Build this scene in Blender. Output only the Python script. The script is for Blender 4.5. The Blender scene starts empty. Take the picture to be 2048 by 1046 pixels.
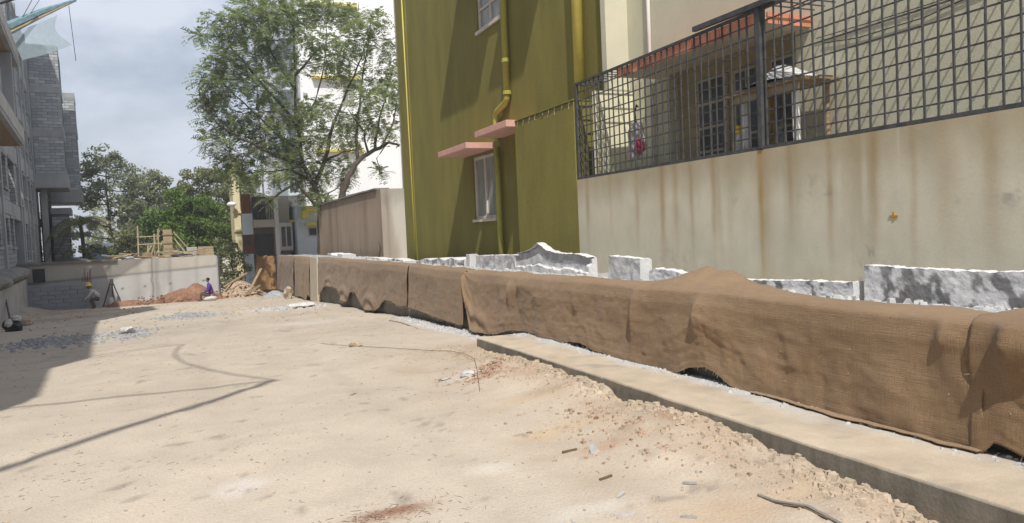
import bpy, bmesh, math, random
import numpy as np
from mathutils import Vector, Matrix
R = math.radians
random.seed(7); rng = np.random.default_rng(11)
S = bpy.context.scene
COL = S.collection

# ---------------------------------------------------------------- camera
cd = bpy.data.cameras.new('camera'); cam = bpy.data.objects.new('camera', cd); COL.objects.link(cam)
cd.lens = 26.02; cd.sensor_width = 36.0; cd.clip_start = 0.05; cd.clip_end = 3000
TH, PI_, RO = R(23.8), R(2.44), R(2.5)
fw = Vector((math.sin(TH)*math.cos(PI_), math.cos(TH)*math.cos(PI_), -math.sin(PI_)))
rt = Vector((math.cos(TH), -math.sin(TH), 0)); up = rt.cross(fw)
r2 = rt*math.cos(RO) - up*math.sin(RO); u2 = rt*math.sin(RO) + up*math.cos(RO)
m = Matrix((r2, u2, -fw)).transposed().to_4x4(); m.translation = (0, 0, 1.7)
cam.matrix_world = m
S.camera = cam

# ---------------------------------------------------------------- world, sun, exposure
SUN = Vector((0.22, 0.66, -1.0)).normalized()          # direction the light travels
elev = math.asin(-SUN.z); azim = math.atan2(-SUN.x, -SUN.y)
W = bpy.data.worlds.new('World'); S.world = W; W.use_nodes = True
nt = W.node_tree; N = nt.nodes; Lk = nt.links; N.clear()
wo = N.new('ShaderNodeOutputWorld'); bg = N.new('ShaderNodeBackground')
sky = N.new('ShaderNodeTexSky'); sky.sky_type = 'NISHITA'; sky.sun_disc = False
sky.sun_elevation = elev; sky.sun_rotation = azim; sky.air_density = 1.2; sky.dust_density = 3.0; sky.ozone_density = 1.2
tc = N.new('ShaderNodeTexCoord'); mp = N.new('ShaderNodeMapping'); mp.inputs['Scale'].default_value = (1.0, 1.0, 2.1)
mp.inputs['Location'].default_value = (0.35, 0.2, 0.1)
cn = N.new('ShaderNodeTexNoise'); cn.inputs['Scale'].default_value = 3.4; cn.inputs['Detail'].default_value = 7; cn.inputs['Roughness'].default_value = 0.56
cr = N.new('ShaderNodeValToRGB'); cr.color_ramp.elements[0].position = 0.40; cr.color_ramp.elements[1].position = 0.60
cr.color_ramp.elements[0].color = (0.40, 0.40, 0.40, 1); cr.color_ramp.elements[1].color = (0.95, 0.95, 0.95, 1)
mx = N.new('ShaderNodeMixRGB'); mx.inputs[2].default_value = (7.1, 7.6, 8.7, 1)
Lk.new(tc.outputs['Generated'], mp.inputs[0]); Lk.new(mp.outputs[0], cn.inputs[0]); Lk.new(cn.outputs[0], cr.inputs[0])
Lk.new(cr.outputs[0], mx.inputs[0]); Lk.new(sky.outputs[0], mx.inputs[1]); Lk.new(mx.outputs[0], bg.inputs[0])
bg.inputs[1].default_value = 0.105
Lk.new(bg.outputs[0], wo.inputs[0])
sd = bpy.data.lights.new('sun', 'SUN'); sd.energy = 4.4; sd.angle = R(0.6); sd.color = (1.0, 0.95, 0.87)
so = bpy.data.objects.new('sun', sd); COL.objects.link(so); so.location = (-6, -18, 30)
so.rotation_euler = SUN.to_track_quat('-Z', 'Y').to_euler()
S.view_settings.view_transform = 'Standard'; S.view_settings.look = 'None'
S.view_settings.exposure = 0.05; S.view_settings.gamma = 1.0; S.view_settings.use_curve_mapping = False
S.cycles.max_bounces = 6

# ---------------------------------------------------------------- helpers
def hsh(ix, iy, seed):
    h = (ix.astype(np.int64)*374761393 + iy.astype(np.int64)*668265263 + seed*1442695041) & 0x7fffffff
    h = ((h ^ (h >> 13))*1274126177) & 0x7fffffff
    return ((h ^ (h >> 16)) & 0xffff)/65535.0
def vnoise(x, y, seed=0):
    x = np.asarray(x, float); y = np.asarray(y, float)
    ix = np.floor(x).astype(int); iy = np.floor(y).astype(int); fx = x-ix; fy = y-iy
    fx = fx*fx*(3-2*fx); fy = fy*fy*(3-2*fy)
    a = hsh(ix, iy, seed); b = hsh(ix+1, iy, seed); c = hsh(ix, iy+1, seed); d = hsh(ix+1, iy+1, seed)
    return (a*(1-fx)+b*fx)*(1-fy)+(c*(1-fx)+d*fx)*fy
def fbm(x, y, seed=0, o=4):
    s = 0; a = 0.5
    for i in range(o):
        s = s + a*(vnoise(np.asarray(x)*2**i, np.asarray(y)*2**i, seed+i)-0.5)*2; a *= 0.5
    return s
def smooth(a, b, x):
    t = np.clip((np.asarray(x, float)-a)/(b-a), 0, 1); return t*t*(3-2*t)

class MB:
    def __init__(s): s.v = []; s.f = []
    def add(s, vs, fs):
        o = len(s.v); s.v += [tuple(p) for p in vs]; s.f += [tuple(i+o for i in f) for f in fs]; return s
    def box(s, x0, x1, y0, y1, z0, z1):
        s.add([(x0,y0,z0),(x1,y0,z0),(x1,y1,z0),(x0,y1,z0),(x0,y0,z1),(x1,y0,z1),(x1,y1,z1),(x0,y1,z1)],
              [(0,3,2,1),(4,5,6,7),(0,1,5,4),(1,2,6,5),(2,3,7,6),(3,0,4,7)]); return s
    def prism(s, poly, z0, z1):
        n = len(poly); s.add([(x,y,z0) for x,y in poly]+[(x,y,z1) for x,y in poly],
              [tuple(range(n))[::-1], tuple(range(n,2*n))]+[(i,(i+1)%n,n+(i+1)%n,n+i) for i in range(n)]); return s
    def tube(s, pts, rad, k=6):
        pts = [Vector(p) for p in pts]; n = len(pts)
        rad = [rad]*n if not hasattr(rad, '__len__') else rad
        vs = []; ref = Vector((0.31, 0.2, 0.93))
        for i, p in enumerate(pts):
            d = (pts[min(i+1, n-1)]-pts[max(i-1, 0)]).normalized()
            a = d.cross(ref)
            if a.length < 1e-3: a = d.cross(Vector((1, 0, 0)))
            a.normalize(); b = d.cross(a)
            for j in range(k):
                t = 2*math.pi*j/k; vs.append(p+(a*math.cos(t)+b*math.sin(t))*rad[i])
        fs = [(i*k+j, i*k+(j+1)%k, (i+1)*k+(j+1)%k, (i+1)*k+j) for i in range(n-1) for j in range(k)]
        fs += [tuple(range(k))[::-1], tuple((n-1)*k+j for j in range(k))]
        s.add(vs, fs); return s
    def lump(s, c, r, seed=0, amp=0.25, sub=1, flat=1.0):
        bm = bmesh.new(); bmesh.ops.create_icosphere(bm, subdivisions=sub, radius=1.0)
        rr = random.Random(seed); vs = []
        for v in bm.verts:
            k = 1+(rr.random()-.5)*2*amp
            vs.append((c[0]+v.co.x*r[0]*k, c[1]+v.co.y*r[1]*k, c[2]+v.co.z*r[2]*k*flat))
        s.add(vs, [tuple(v.index for v in f.verts) for f in bm.faces]); bm.free(); return s
    def build(s, name, mat=None, parent=None, off=None, smooth_=False, bevel=0):
        me = bpy.data.meshes.new(name)
        v = s.v if off is None else [(a-off[0], b-off[1], c-off[2]) for a, b, c in s.v]
        me.from_pydata(v, [], s.f); me.update()
        if mat: me.materials.append(mat)
        if smooth_: me.polygons.foreach_set('use_smooth', [True]*len(me.polygons))
        return link(name, me, parent, bevel)
def link(name, me, parent=None, bevel=0):
    o = bpy.data.objects.new(name, me); COL.objects.link(o)
    if parent: o.parent = parent
    if bevel:
        b = o.modifiers.new('bevel', 'BEVEL'); b.width = bevel; b.segments = 2; b.limit_method = 'ANGLE'
    return o
def tag(o, label, cat, group=None):
    o['label'] = label; o['category'] = cat
    if group: o['group'] = group
    return o
def kind(o, k): o['kind'] = k; return o
def thing(name, label, cat, loc=(0,0,0), rz=0, group=None):
    o = bpy.data.objects.new(name, None); COL.objects.link(o); o.location = loc; o.rotation_euler = (0,0,rz)
    o.empty_display_size = 0.2
    return tag(o, label, cat, group)
def grid_mesh(name, P, C, mat, parent=None, sm=True, flip=False):
    """P (n,m,3) positions, C (n,m,3) colours"""
    n, mm_ = P.shape[:2]; me = bpy.data.meshes.new(name)
    idx = np.arange(n*mm_).reshape(n, mm_)
    q = np.stack([idx[:-1,:-1], idx[1:,:-1], idx[1:,1:], idx[:-1,1:]], -1).reshape(-1, 4)
    if flip: q = q[:, ::-1]
    me.vertices.add(n*mm_); me.vertices.foreach_set('co', P.reshape(-1).astype(np.float32))
    me.loops.add(q.size); me.loops.foreach_set('vertex_index', q.reshape(-1).astype(np.int32))
    me.polygons.add(len(q)); me.polygons.foreach_set('loop_start', np.arange(0, q.size, 4, dtype=np.int32))
    me.polygons.foreach_set('use_smooth', np.full(len(q), sm))
    me.update(); me.validate()
    if C is not None:
        a = me.color_attributes.new('Col', 'FLOAT_COLOR', 'POINT')
        cc = np.ones((n*mm_, 4), np.float32); cc[:, :3] = C.reshape(-1, 3); a.data.foreach_set('color', cc.reshape(-1))
    me.materials.append(mat)
    return link(name, me, parent)

# ---------------------------------------------------------------- materials
def mat(name, col=(.5,.5,.5), rough=.85, var=.15, vs=3.0, bump=.2, bs=40.0, vcol=False, col2=None, metal=0.0,
        stretch=(1,1,1), grain=.06, gs=90.0, dist=0.01, spec=.3, alpha=None, transl=0):
    m_ = bpy.data.materials.new(name); m_.use_nodes = True; t = m_.node_tree; n = t.nodes; l = t.links
    p = n['Principled BSDF']; p.inputs['Roughness'].default_value = rough; p.inputs['Metallic'].default_value = metal
    p.inputs['Specular IOR Level'].default_value = spec
    tc_ = n.new('ShaderNodeTexCoord'); mp_ = n.new('ShaderNodeMapping'); mp_.inputs['Scale'].default_value = stretch
    l.new(tc_.outputs['Object'], mp_.inputs[0])
    n1 = n.new('ShaderNodeTexNoise'); n1.inputs['Scale'].default_value = vs; n1.inputs['Detail'].default_value = 6; n1.inputs['Roughness'].default_value = .62
    n2 = n.new('ShaderNodeTexNoise'); n2.inputs['Scale'].default_value = gs; n2.inputs['Detail'].default_value = 3
    l.new(mp_.outputs[0], n1.inputs[0]); l.new(tc_.outputs['Object'], n2.inputs[0])
    r1 = n.new('ShaderNodeMapRange'); r1.inputs[1].default_value = .3; r1.inputs[2].default_value = .7
    l.new(n1.outputs[0], r1.inputs[0])
    r2_ = n.new('ShaderNodeMapRange'); r2_.inputs[1].default_value = .3; r2_.inputs[2].default_value = .7; r2_.inputs[3].default_value = 1-grain; r2_.inputs[4].default_value = 1+grain
    l.new(n2.outputs[0], r2_.inputs[0])
    mixc = n.new('ShaderNodeMixRGB')
    l.new(r1.outputs[0], mixc.inputs[0])
    if vcol:
        at = n.new('ShaderNodeVertexColor'); at.layer_name = 'Col'
        h1 = n.new('ShaderNodeMixRGB'); h1.blend_type = 'MULTIPLY'; h1.inputs[0].default_value = 1; h1.inputs[2].default_value = (1-var,)*3+(1,)
        h2 = n.new('ShaderNodeMixRGB'); h2.blend_type = 'MULTIPLY'; h2.inputs[0].default_value = 1; h2.inputs[2].default_value = (1+var*.6,)*3+(1,)
        l.new(at.outputs[0], h1.inputs[1]); l.new(at.outputs[0], h2.inputs[1]); l.new(h1.outputs[0], mixc.inputs[1]); l.new(h2.outputs[0], mixc.inputs[2])
    else:
        c2 = col2 or tuple(c*(1+var) for c in col)
        mixc.inputs[1].default_value = tuple(c*(1-var) for c in col)+(1,); mixc.inputs[2].default_value = tuple(c2)+(1,)
    ml = n.new('ShaderNodeMixRGB'); ml.blend_type = 'MULTIPLY'; ml.inputs[0].default_value = 1
    l.new(mixc.outputs[0], ml.inputs[1]); l.new(r2_.outputs[0], ml.inputs[2]); l.new(ml.outputs[0], p.inputs['Base Color'])
    if bump:
        n3 = n.new('ShaderNodeTexNoise'); n3.inputs['Scale'].default_value = bs; n3.inputs['Detail'].default_value = 5
        l.new(tc_.outputs['Object'], n3.inputs[0])
        b = n.new('ShaderNodeBump'); b.inputs['Strength'].default_value = bump; b.inputs['Distance'].default_value = dist
        l.new(n3.outputs[0], b.inputs['Height']); l.new(b.outputs[0], p.inputs['Normal'])
    if transl:
        tr = n.new('ShaderNodeBsdfTranslucent'); l.new(ml.outputs[0], tr.inputs[0]); ms = n.new('ShaderNodeMixShader'); ms.inputs[0].default_value = transl
        l.new(p.outputs[0], ms.inputs[1]); l.new(tr.outputs[0], ms.inputs[2]); l.new(ms.outputs[0], n['Material Output'].inputs[0])
    if alpha is not None: p.inputs['Alpha'].default_value = alpha
    return m_
M = {}
M['ground'] = mat('sandy_earth', vcol=True, var=.10, vs=1.3, bump=.45, bs=38, grain=.10, gs=70, dist=.02, rough=.95, spec=.15)
M['fill'] = mat('gravel_fill', (.36,.36,.36), var=.4, vs=22, bump=.9, bs=30, grain=.3, gs=60, dist=.03)
M['kerb'] = mat('cast_concrete_dusty', vcol=True, var=.16, vs=3, bump=.35, bs=35, grain=.08)
M['conc'] = mat('raw_concrete', (.42,.41,.39), var=.22, vs=1.1, bump=.25, bs=25, grain=.08)
M['dconc'] = mat('damp_concrete', (.23,.22,.20), var=.3, vs=2, bump=.3, bs=25)
M['wall'] = mat('stained_cream_plaster', vcol=True, var=.09, vs=3.5, bump=.16, bs=30, grain=.035, gs=110, stretch=(1,1,.6))
M['cream'] = mat('cream_plaster', (.58,.56,.43), var=.06, vs=1.2, bump=.25, bs=60, grain=.05, gs=60)
M['tan'] = mat('tan_plaster_and_shade', (.40,.33,.20), var=.1, vs=1.5, bump=.2)
M['green'] = mat('olive_green_plaster', (.215,.190,.050), var=.15, vs=1.5, bump=.35, bs=40, grain=.07, gs=26, stretch=(1,1,.35))
M['greenpipe'] = mat('olive_paint_pipe', (.36,.34,.075), var=.08, rough=.5, bump=.05)
M['yellowpipe'] = mat('ochre_pipe', (.55,.47,.10), var=.1, rough=.5, bump=.05)
M['pink'] = mat('salmon_slab_paint', (.62,.36,.30), var=.12, vs=4, bump=.25)
M['tile'] = mat('terracotta_tile', (.58,.25,.16), var=.18, vs=6, bump=.2)
M['soffit'] = mat('soffit_plaster', (.52,.46,.36), var=.1, vs=2, bump=.2)
M['white'] = mat('white_paint', (.78,.78,.76), var=.06, bump=.1)
M['offwhite'] = mat('off_white_window_frame', (.62,.56,.50), var=.1, bump=.1, rough=.6)
M['glass'] = mat('dark_glass', (.10,.11,.12), var=.3, vs=2, rough=.12, bump=0, spec=.6)
M['paleglass'] = mat('curtained_glass', (.28,.29,.27), var=.25, vs=3, rough=.2, bump=0, spec=.6, stretch=(1,3,.6))
M['iron'] = mat('weathered_iron', (.062,.068,.075), var=.3, vs=9, rough=.65, bump=.2, spec=.3, col2=(.10,.10,.10))
M['burlap'] = None
M['stone'] = mat('quarried_granite', vcol=True, var=.10, vs=14, bump=.35, bs=30, grain=.10, gs=60, dist=.012)
M['shed'] = mat('stained_shed_plaster', vcol=True, var=.1, vs=1.4, bump=.3, bs=20, stretch=(1,1,.35))
M['fwall'] = mat('stained_concrete_wall', vcol=True, var=.12, vs=1.0, bump=.3, bs=20)
M['block'] = mat('aerated_block', (.37,.39,.415), var=.14, vs=1.7, bump=.3, bs=30, grain=.05)
M['blocklight'] = mat('aerated_block_pale', (.46,.475,.49), var=.14, vs=1.7, bump=.3, bs=30)
M['blockdark'] = mat('aerated_block_dark', (.30,.32,.345), var=.14, vs=1.7, bump=.3, bs=30)
M['mortar'] = mat('block_mortar', (.15,.16,.17), var=.2, vs=3, bump=.2)
M['bconc'] = mat('building_frame_concrete', (.33,.34,.35), var=.2, vs=.7, bump=.2, bs=20, stretch=(1,1,.5))
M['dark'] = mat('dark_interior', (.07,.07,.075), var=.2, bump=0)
M['redsoil'] = mat('red_soil', (.245,.135,.088), var=.35, vs=3, bump=.9, bs=9, grain=.2, gs=14, dist=.08, rough=.95)
M['rubble'] = mat('rubble', (.40,.29,.21), var=.35, vs=4, bump=.9, bs=12, grain=.2, gs=18, dist=.06)
M['wood'] = mat('raw_timber', (.29,.215,.135), var=.3, vs=6, bump=.3, stretch=(1,1,6))
M['bamboo'] = mat('bamboo', (.40,.34,.22), var=.25, vs=5, bump=.1)
M['ply'] = mat('plywood', (.36,.28,.185), var=.2, vs=3, bump=.15)
M['rust'] = mat('rusty_steel', (.20,.10,.06), var=.4, vs=10, bump=.3)
M['bark'] = mat('tree_bark', (.085,.07,.055), var=.35, vs=6, bump=.7, bs=18, stretch=(1,1,.3), dist=.04)
M['leaf'] = mat('feathery_leaf', (.18,.245,.085), var=.35, vs=.7, bump=0, rough=.6, col2=(.34,.40,.17), transl=.5)
M['leafolive'] = mat('olive_leaf', (.20,.235,.10), var=.35, vs=.5, bump=0, rough=.6, col2=(.29,.31,.15), transl=.3)
M['leafdark'] = mat('dusty_dark_leaf', (.22,.26,.14), var=.3, vs=.4, bump=0, rough=.65, col2=(.33,.36,.22), transl=.4)
M['leafbright'] = mat('bright_leaf', (.12,.21,.035), var=.35, vs=.5, bump=0, rough=.6, col2=(.19,.29,.06), transl=.35)
M['leafpalm'] = mat('palm_leaf', (.13,.14,.05), var=.35, vs=.8, bump=0, rough=.6, col2=(.24,.22,.10), transl=.25)
M['purple'] = mat('purple_cloth', (.09,.04,.22), var=.3, vs=8, bump=.2)
M['skin'] = mat('brown_skin', (.16,.09,.06), var=.1, bump=0, rough=.6)
M['hair'] = mat('black_hair', (.015,.013,.012), var=.1, bump=.2, rough=.6)
M['shirt'] = mat('pale_shirt', (.45,.46,.48), var=.15, vs=8, bump=.2)
M['trouser'] = mat('brown_trousers', (.10,.075,.06), var=.2, vs=8, bump=.2)
M['helmet'] = mat('yellow_helmet', (.72,.52,.02), var=.05, rough=.35, bump=0, spec=.5)
M['sack'] = mat('white_sack', (.55,.54,.52), var=.12, vs=9, bump=.5, bs=30)
M['blackbag'] = mat('black_plastic', (.035,.036,.04), var=.3, vs=8, rough=.4, bump=.4, bs=18)
M['tarp'] = mat('grey_plastic_sheet', (.55,.55,.55), var=.2, vs=7, rough=.4, bump=.6, bs=14)
M['clear'] = mat('pinkish_plastic_bag', (.46,.42,.42), var=.35, vs=14, rough=.35, bump=.6, bs=25)
M['redcloth'] = mat('crimson_cloth', (.40,.05,.10), var=.2, vs=8, bump=.3)
M['blue'] = mat('blue_sheet', (.22,.45,.62), var=.15, vs=2, bump=.2)
M['ybright'] = mat('yellow_plastic', (.75,.60,.02), var=.05, bump=0, rough=.4)
M['net'] = mat('blue_safety_net', (.33,.42,.46), var=.12, vs=6, bump=0, alpha=.62)
M['netroll'] = mat('rolled_blue_net', (.17,.27,.31), var=.3, vs=6, bump=.4, bs=20)
M['apt'] = mat('white_apartment_paint', (.80,.81,.82), var=.03, vs=.4, bump=.1, bs=10)
M['aptyellow'] = mat('yellow_trim_paint', (.66,.56,.12), var=.1, bump=.1)
M['paleblue'] = mat('pale_blue_paint', (.56,.63,.68), var=.08, vs=.8, bump=.15)
M['creamhouse'] = mat('pale_yellow_paint', (.66,.60,.38), var=.08, vs=.8, bump=.15)
M['brownpanel'] = mat('brown_cladding', (.17,.075,.045), var=.15, vs=3, bump=.15)
M['greyhouse'] = mat('grey_stone_cladding', (.20,.18,.165), var=.2, vs=3, bump=.2)
M['beigehouse'] = mat('beige_house_paint', (.46,.42,.37), var=.08, vs=1, bump=.15)
M['straw'] = mat('dry_twigs', (.16,.11,.07), var=.4, vs=3, bump=0)
M['chips'] = mat('stone_chips', (.33,.335,.34), var=.35, vs=9, bump=.4, bs=20)
M['whitechips'] = mat('pale_stone_chips', (.46,.46,.46), var=.25, vs=9, bump=.4, bs=20)
M['clod'] = mat('earth_clods', (.42,.345,.26), var=.25, vs=9, bump=.6, bs=30)
M['cable'] = mat('black_cable', (.03,.03,.03), var=.1, bump=0)
# burlap: woven jute with fine thread relief
def burlap_mat():
    m_ = bpy.data.materials.new('jute_burlap'); m_.use_nodes = True; t = m_.node_tree; n = t.nodes; l = t.links
    p = n['Principled BSDF']; p.inputs['Roughness'].default_value = .95; p.inputs['Specular IOR Level'].default_value = .1
    p.inputs['Sheen Weight'].default_value = .15
    tc_ = n.new('ShaderNodeTexCoord'); at = n.new('ShaderNodeVertexColor'); at.layer_name = 'Col'
    def thread(sc):
        mp_ = n.new('ShaderNodeMapping'); mp_.inputs['Scale'].default_value = sc; l.new(tc_.outputs['Object'], mp_.inputs[0])
        nz = n.new('ShaderNodeTexNoise'); nz.inputs['Scale'].default_value = 1; nz.inputs['Detail'].default_value = 3; l.new(mp_.outputs[0], nz.inputs[0]); return nz
    a = thread((80, 4, 210)); b = thread((80, 210, 4)); c = thread((1.3, 1.3, 1.3)); d = thread((9, 9, 9)); g_ = thread((170, 170, 170))
    ad = n.new('ShaderNodeMath'); ad.operation = 'ADD'; l.new(a.outputs[0], ad.inputs[0]); l.new(b.outputs[0], ad.inputs[1])
    ad2 = n.new('ShaderNodeMath'); ad2.operation = 'MULTIPLY_ADD'; ad2.inputs[1].default_value = .5; l.new(g_.outputs[0], ad2.inputs[0]); l.new(ad.outputs[0], ad2.inputs[2])
    mr = n.new('ShaderNodeMapRange'); mr.inputs[1].default_value = .95; mr.inputs[2].default_value = 1.55; mr.inputs[3].default_value = .86; mr.inputs[4].default_value = 1.15
    l.new(ad2.outputs[0], mr.inputs[0])
    ad3 = n.new('ShaderNodeMath'); ad3.operation = 'MULTIPLY_ADD'; ad3.inputs[1].default_value = .4; l.new(d.outputs[0], ad3.inputs[0]); l.new(c.outputs[0], ad3.inputs[2])
    mr2 = n.new('ShaderNodeMapRange'); mr2.inputs[1].default_value = .5; mr2.inputs[2].default_value = .9; mr2.inputs[3].default_value = .91; mr2.inputs[4].default_value = 1.09
    l.new(ad3.outputs[0], mr2.inputs[0])
    mu = n.new('ShaderNodeMath'); mu.operation = 'MULTIPLY'; l.new(mr.outputs[0], mu.inputs[0]); l.new(mr2.outputs[0], mu.inputs[1])
    mc = n.new('ShaderNodeMixRGB'); mc.blend_type = 'MULTIPLY'; mc.inputs[0].default_value = 1
    l.new(at.outputs[0], mc.inputs[1]); l.new(mu.outputs[0], mc.inputs[2]); l.new(mc.outputs[0], p.inputs['Base Color'])
    bp = n.new('ShaderNodeBump'); bp.inputs['Strength'].default_value = .55; bp.inputs['Distance'].default_value = .012
    l.new(ad2.outputs[0], bp.inputs['Height']); l.new(bp.outputs[0], p.inputs['Normal'])
    return m_
M['burlap'] = burlap_mat()

# ---------------------------------------------------------------- ground
def gz0(y): return -0.0405*np.log1p(np.exp((np.asarray(y, float)-12.0)/2.0))*2.0
KD = np.array([(1.0,.02),(2.69,.02),(2.83,.04),(2.99,.08),(3.13,.1),(3.27,.08),(3.38,.07),(3.5,.11),(3.76,.11),(4.24,.14),(4.69,.165),(5.08,.17),(5.52,.14),(5.84,.09),(6.1,.12),(6.48,.175),(6.9,.13),(7.62,.16),(8.31,.17),(8.95,.13),(9.77,.1),(10.6,.03),(12,.0)])
def gz(x, y):
    x = np.asarray(x, float); y = np.asarray(y, float)
    z = gz0(np.minimum(y, 46))
    near = 1-smooth(42, 60, y)
    z = z + near*(.05*fbm(x*.35, y*.35, 3) + .016*fbm(x*1.6, y*1.6, 9) + .005*fbm(x*7, y*7, 21, 3))
    # loose earth banked against the slab edge
    bank = np.interp(y, KD[:,0], KD[:,1])*smooth(2.55, 3.72, x+.25*fbm(x*1.3, y*1.3, 5))
    rough = smooth(2.7, 3.6, x)*smooth(12.5, 9.5, y)*(1-smooth(4.3, 4.6, x))
    rut = np.exp(-((x-1.3-.05*y-.25*np.sin(y*.35))/.15)**2)+np.exp(-((x+.25-.05*y-.25*np.sin(y*.35))/.15)**2)
    z = z - near*.012*rut*(1+.8*fbm(x*2, y*.6, 38)) - near*.012*smooth(.25, .55, fbm(x*2.6, y*2.6, 39, 3))
    z = z + np.maximum(bank-.010, 0)*(1+.25*fbm(x*2.3, y*2.3, 36)) + rough*(.045*fbm(x*4, y*4, 31) + .05*np.abs(fbm(x*9, y*9, 33, 3))*smooth(-.1, .3, fbm(x*1.7, y*1.7, 35))-.014)
    # spill against the left building
    z = z + .35*smooth(-5.6, -7.2, x)*smooth(22, 34, y)*(1-smooth(46, 50, y))*(1+.5*fbm(x, y, 8))
    return z
dx = np.concatenate([[-290,-200,-110,-70,-45,-30,-22,-16,-12.5,-10.5,-9.2], np.arange(-8.2, -2, .12), np.arange(-2, 5.0, .055), [5.4,6,7,9,12,16,22,32,50,90,180,290]])
dy = np.concatenate([[-60,-30,-15,-8,-4,-2,-1,0,.6,1.2,1.7], np.arange(2.0, 14, .055), np.arange(14, 24, .1), np.arange(24, 46, .2), [47,49,52,56,62,70,80,95,120,160,240,290]])
GX, GY = np.meshgrid(dx, dy, indexing='ij'); GZ = gz(GX, GY)
GZ = np.where(GX > 4.62, np.minimum(GZ, gz0(np.minimum(GY, 46))-.1), GZ)
GC = np.empty(GX.shape+(3,)); base = np.array([.44,.383,.315])
t = .5+.5*fbm(GX*.5, GY*.5, 41); GC[:] = base*(.93+.16*t[..., None]) 
t3 = fbm(GX*.18+2, GY*.16, 47)[..., None]; GC = GC*(1+.16*t3)
tr_ = np.exp(-((GX-1.3-.05*GY-.25*np.sin(GY*.35))/.16)**2)+np.exp(-((GX+.25-.05*GY-.25*np.sin(GY*.35))/.16)**2); tr_ = tr_*(.5+.5*fbm(GX*2, GY*.5, 49))[...]; GC = GC*(1-.10*tr_[..., None])
t2 = smooth(.1, .6, fbm(GX*.8+5, GY*.8, 44)); GC = GC*(1-.12*t2[..., None]) + np.array([.50,.43,.35])*.12*t2[..., None]
def patch(cx, cy, rx, ry, col, k, seed, rot=0, thr=0.0):
    global GC
    c, s_ = math.cos(rot), math.sin(rot); X = (GX-cx)*c+(GY-cy)*s_; Y = -(GX-cx)*s_+(GY-cy)*c
    d = np.sqrt((X/rx)**2+(Y/ry)**2); w = np.clip(1.25-d+.9*fbm(GX*3.1, GY*3.1, seed), 0, 1)**1.3*k*(d < 2.2)
    w = np.clip(w, 0, .95)[..., None]; GC = GC*(1-w)+np.array(col)*w
red = (.27,.145,.095); brn = (.26,.17,.11); gry = (.37,.375,.39); wht = (.54,.53,.52)
patch(3.38, 8.25, .12, .5, red, 1.0, 51, -.75); patch(2.95, 7.75, .35, .1, red, .9, 52, .2); patch(3.5, 7.6, .25, .3, (.42,.25,.17), .7, 53)
patch(1.08, 4.5, .26, .07, red, .95, 54); patch(.95, 4.42, .5, .12, brn, .45, 55); patch(3.6, 5.75, .12, .3, red, .8, 56); patch(3.55, 5.05, .1, .22, red, .8, 57)
patch(2.95, 5.55, .45, .2, (.52,.37,.2), .6, 58); patch(2.9, 4.9, .25, .1, (.42,.25,.16), .7, 59); patch(3.1, 6.6, .5, .25, (.5,.38,.22), .5, 60)
patch(-2.6, 18.3, .85, 1.1, gry, .95, 61); patch(-1.25, 18.9, .45, 1.3, gry, .75, 62); patch(.0, 24.8, .75, 1.9, gry, .9, 63); patch(2.7, 25.2, 1.0, .7, wht, .95, 64)
patch(.25, 5.5, .18, .25, (.60,.56,.52), .6, 65); patch(1.9, 5.0, .3, .15, (.6,.56,.5), .5, 66); patch(2.4, 17.5, .8, .9, (.52,.48,.44), .7, 67)
patch(-4.2, 30, 2.5, 1.0, (.33,.24,.17), .6, 68); patch(-2.8, 31.5, 2.4, .5, (.36,.22,.15), .6, 69); patch(2.0, 29, 1.5, 2.0, (.46,.38,.30), .6, 70)
patch(2.95, 8.2, .3, .25, (.55,.5,.46), .5, 71); patch(-3.5, 36, 3, 1.4, (.40,.24,.15), .55, 72); patch(4.25, 13.2, .16, 2.6, (.54,.54,.54), .9, 73, 0)
patch(3.2, 3.4, .8, .35, (.50,.36,.23), .5, 74); patch(2.2, 3.9, .3, .12, (.58,.55,.5), .55, 75)
bk = ((.45*smooth(1.9, 2.7, GX+.5*fbm(GX*1.2, GY*1.2, 84))+.5*smooth(2.9, 3.5, GX+.35*fbm(GX*2, GY*2, 82)))*smooth(11.5, 10, GY)*(GX < 4.5)*(.6+.6*fbm(GX*3, GY*3, 83)))[..., None]; bk = np.clip(bk, 0, 1); GC = GC*(1-bk)+np.array([.375,.285,.205])*bk
sp = smooth(.42, .6, fbm(GX*5, GY*5, 80)); GC = GC*(1-.30*sp[..., None])
ground = grid_mesh('ground', np.stack([GX, GY, GZ], -1), GC, M['ground']); kind(ground, 'structure')

# backfill between the burlap wall and the houses
fx = np.arange(4.72, 6.3, .06); fy = np.concatenate([np.arange(.5, 14, .07), np.arange(14, 44, .25)])
FX, FY = np.meshgrid(fx, fy, indexing='ij'); FZ = .93+.05*fbm(FX*2, FY*2, 91)+.025*np.abs(fbm(FX*9, FY*9, 92))-.11*smooth(26, 42, FY)
fl = grid_mesh('gravel_backfill', np.stack([FX, FY, FZ], -1), None, M['fill']); kind(fl, 'structure')
mb = MB(); mb.box(6.9, 40, 25, 95, -2, .55); o = mb.build('house_plot', M['clod']); kind(o, 'structure')

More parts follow.
